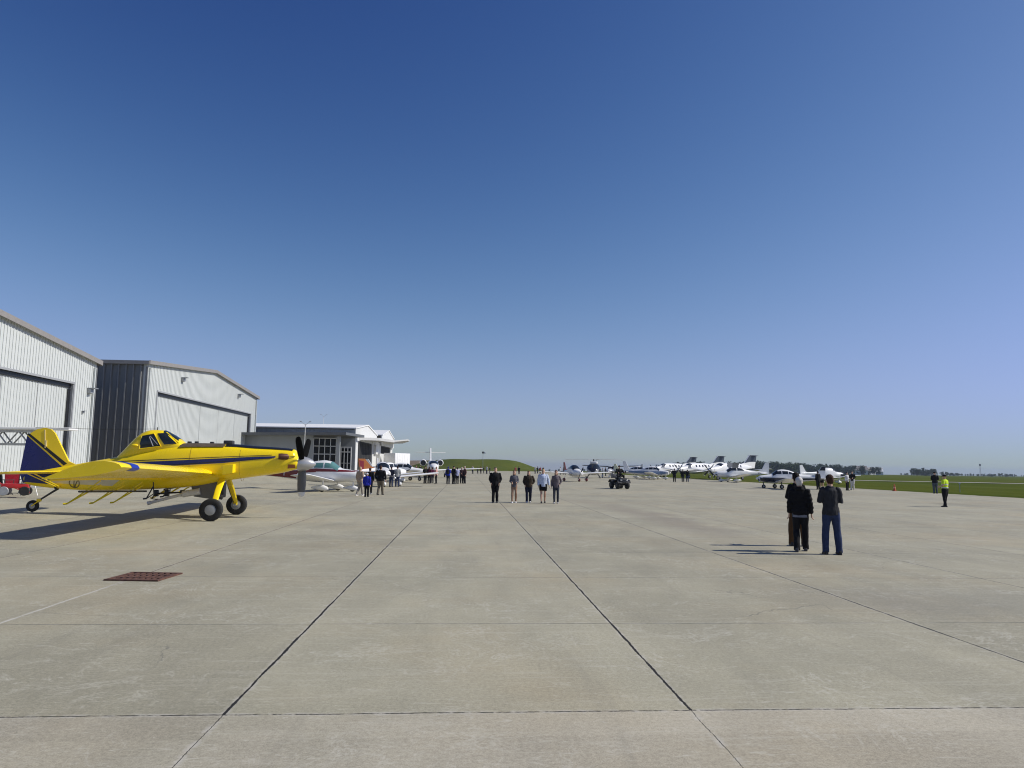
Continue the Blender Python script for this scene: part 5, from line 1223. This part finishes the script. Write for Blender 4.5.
def sign(px, py):
    lc = ground_at(px, py); t = thing('marker_post', 'thin pale marker post in the grass right of the marshal', 'post', (lc.x, lc.y, fall(lc.x, lc.y)))
    m = MB(); m.tube([(0, 0, 0), (0, 0, .8)], .03, 6); m.box((0, 0, .85), (.16, .05, .14)); m.build('post', galv, t)
sign(960, 491.5)
# ------------------------------------------------------------------ far trees
def leaf_mat(name, a, b):
    n = NT(name); P = n.obj(); f = n.noise(P, .9, 4, .7)
    n.b.inputs['Subsurface Weight'].default_value = 0
    return n.out(n.mix(n.rng(f, .3, .7), a, b), .8, 0, .15)
LEAF = [leaf_mat('leaf_dark', (.018, .040, .012), (.045, .075, .020)), leaf_mat('leaf_mid', (.028, .055, .014), (.060, .092, .026)), leaf_mat('leaf_blue', (.020, .042, .020), (.045, .070, .032))]
bark = paint('bark', (.07, .055, .04), .9, .2)
def tree_mesh(kind, seed):
    """Trunk with limbs, and a crown of many leaf clumps; unit height 10."""
    rnd = random.Random(seed); tr = MB(); cr = MB()
    tr.tube([(0, 0, -.6), (.05, 0, 2), (.1, .05, 4.5), (.0, .1, 7)], [.32, .26, .18, .07], 7)
    lobes = []
    if kind == 'round': spec = [(rnd.uniform(-2.2, 2.2), rnd.uniform(-2.2, 2.2), rnd.uniform(1.2, 8.4), rnd.uniform(1.1, 1.9)) for _ in range(17)]
    elif kind == 'tall': spec = [(rnd.uniform(-1.3, 1.3), rnd.uniform(-1.3, 1.3), 1.0+.62*i, 1.5-.06*i) for i in range(14)]
    else: spec = [(rnd.uniform(-3.6, 3.6), rnd.uniform(-2.4, 2.4), rnd.uniform(.9, 7.2), rnd.uniform(1.2, 2.1)) for _ in range(20)]
    for x, y, z, r in spec:
        tr.tube([(0, 0, min(4.5, z*.5)), (x*.5, y*.5, z*.8), (x*.9, y*.9, z)], [.12, .08, .03], 5)
        for _ in range(46):
            d = Vector((rnd.gauss(0, 1), rnd.gauss(0, 1), rnd.gauss(0, 1))).normalized(); q = Vector((x, y, z))+d*r*rnd.uniform(.55, 1.12)
            s = rnd.uniform(.22, .46); u = Vector((rnd.gauss(0, 1), rnd.gauss(0, 1), rnd.gauss(0, 1))).normalized(); v = u.cross(d+Vector((.01, .02, .3))).normalized(); w_ = u.cross(v)
            a = [q+v*s, q+w_*s*.8, q-v*s, q-w_*s*.9+u*.1]; cr.poly(a)
    return tr, cr
def tree_proto(kind, seed, mat):
    tr, cr = tree_mesh(kind, seed)
    t = thing('tree', '', 'tree'); tr.build('trunk', bark, t); cr.build('crown', mat, t, smooth=False); return t
tp_ = [tree_proto('round', 1, LEAF[0]), tree_proto('bushy', 2, LEAF[1]), tree_proto('tall', 3, LEAF[2]), tree_proto('round', 4, LEAF[1]), tree_proto('bushy', 5, LEAF[2]), tree_proto('round', 6, LEAF[0])]
used = set(); rt = random.Random(11)
def tree(px, depth, ytop, label, group, k=None, wide=1.0):
    k = rt.randrange(6) if k is None else k; lc = along(px, depth); z0 = fall(lc.x, lc.y)
    top_z = CAM_H+(H(px)-ytop)/FPX*depth; hh = max(2.5, top_z-z0); s = hh/9.6
    t = tp_[k] if k not in used else copy_tree(tp_[k]); used.add(k)
    t.location = (lc.x, lc.y, z0); t.rotation_euler.z = rt.uniform(0, 6.28); t.scale = (s*wide, s*wide, s)
    t['label'] = label; t['group'] = group
G = 'trees along the far edge of the field'
def row(px0, px1, n, d0, d1, y0, y1, label, wide=1.0, jit=1.6):
    for i in range(n):
        f = (i+rt.uniform(.15, .85))/n; tree(px0+(px1-px0)*f, rt.uniform(d0, d1), y0+(y1-y0)*f+rt.uniform(-jit, jit)*.6, label, G+': '+label, None, wide*rt.uniform(.9, 1.3))
row(657, 745, 22, 620, 760, 463.2, 460.5, 'dark green tree in the wood seen over the white turboprops')
row(742, 800, 22, 560, 700, 461.0, 462.5, 'tall dark green tree in the wood behind the black-cowled aeroplane')
row(800, 862, 22, 600, 760, 463.0, 465.5, 'dark green tree in the wood behind the three people at the right')
row(858, 874, 5, 600, 700, 467.0, 466.5, 'round bushy tree in the clump beside the pale far houses', 1.2, .5)
tree(877.3, 610, 466.3, 'single round tree standing alone right of the pale far houses', G+': lone', 0, .95)
row(911, 933, 10, 620, 720, 468.2, 469.0, 'tree in the dense clump left of the person in black on the grass edge', 1.1)
row(898, 914, 5, 800, 900, 474.3, 473.2, 'low bush running left from the dense clump on the right skyline', 1.3, .3)
row(938, 960, 10, 760, 860, 471.3, 473.4, 'low tree on the skyline behind the marshal', 1.25, .6)
row(962, 1000, 14, 780, 900, 473.6, 473.4, 'low tree on the skyline between the marshal and the thin tower', 1.25, .6)
row(999, 1014, 6, 760, 860, 473.0, 474.2, 'low tree on the skyline right of the thin tower', 1.2, .6)
row(1013, 1034, 6, 1100, 1300, 475.5, 475.0, 'faint low tree on the skyline at the right edge of the photo', 1.3, .4)
row(548, 660, 22, 900, 1100, 469.5, 468.0, 'faint low tree on the skyline behind the parked aeroplanes', 1.35, .5)
# far houses, grain bins and a thin tower
hw_ = paint('house_white', (.70, .70, .68), .6, .06); hr_ = paint('house_roof', (.22, .20, .19), .8, .1)
def house(px, depth, L_, W_, e, label, roof=hr_):
    lc = along(px, depth); t = thing('farm_house', label, 'house', (lc.x, lc.y, fall(lc.x, lc.y)), rt.uniform(-.4, .4))
    m = MB(); m.box((0, 0, e/2-.5), (L_, W_, e+1)); m.prism([(-L_/2, -W_/2, e), (-L_/2, W_/2, e), (-L_/2, 0, e+W_*.42)], (L_, 0, 0)); m.build('wall', hw_, t, smooth=False)
    m = MB()
    for s in (-1, 1): m.prism([(-L_/2-.4, s*(W_/2+.4), e-.3), (-L_/2-.4, s*.01, e+W_*.45), (-L_/2-.4, s*.01, e+W_*.45+.25), (-L_/2-.4, s*(W_/2+.4), e-.05)], (L_+.8, 0, 0))
    m.build('roof', roof, t, smooth=False)
    for x in (-L_*.3, L_*.05, L_*.3): m = MB(); m.box((x, -W_/2-.01, e*.55), (1.1, .06, 1.4)); m.build('window', glass_dark, t, smooth=False)
house(858.5, 640, 11, 8, 4, 'pale far farm house left of the round bushy trees on the skyline')
house(867.5, 660, 9, 7, 3.4, 'small pale far house between the skyline tree clump and the lone round tree')
house(873.0, 690, 14, 8, 3.2, 'long low white far shed just left of the lone round tree', roof_white)
def tower():
    lc = along(978.3, 850); t = thing('radio_tower', 'thin lattice tower rising over the far trees at the right', 'tower', (lc.x, lc.y, fall(lc.x, lc.y))); m = MB()
    for k in range(3): a = k*2.094; m.tube([(.9*math.cos(a), .9*math.sin(a), 0), (.25*math.cos(a), .25*math.sin(a), 14.5)], .10, 5)
    for i in range(10):
        z = i*1.45; f = .9-.65*z/14.5
        for k in range(3): a = k*2.094; c_ = (k+1)*2.094; m.tube([(f*math.cos(a), f*math.sin(a), z), (f*math.cos(c_), f*math.sin(c_), z+1.3)], .06, 4)
    m.build('mast', galv, t); m = MB(); m.box((0, 0, 13.2), (1.6, 1.2, 2.0), bev=.2); m.build('antenna', dark_metal, t)
tower()
# ------------------------------------------------------------------ air
mb = MB(); mb.box((0, 0, -5), (9000, 9000, 46))
hz_ = mb.build('haze', [], smooth=False); tag(hz_, kind='stuff')
hm = bpy.data.materials.new('haze'); hm.use_nodes = True; nt = hm.node_tree; nt.nodes.clear()
pv = nt.nodes.new('ShaderNodeVolumePrincipled'); pv.inputs['Color'].default_value = (.55, .66, .82, 1); pv.inputs['Density'].default_value = .00018; pv.inputs['Anisotropy'].default_value = .2
om_ = nt.nodes.new('ShaderNodeOutputMaterial'); nt.links.new(pv.outputs[0], om_.inputs['Volume']); hz_.data.materials.append(hm)
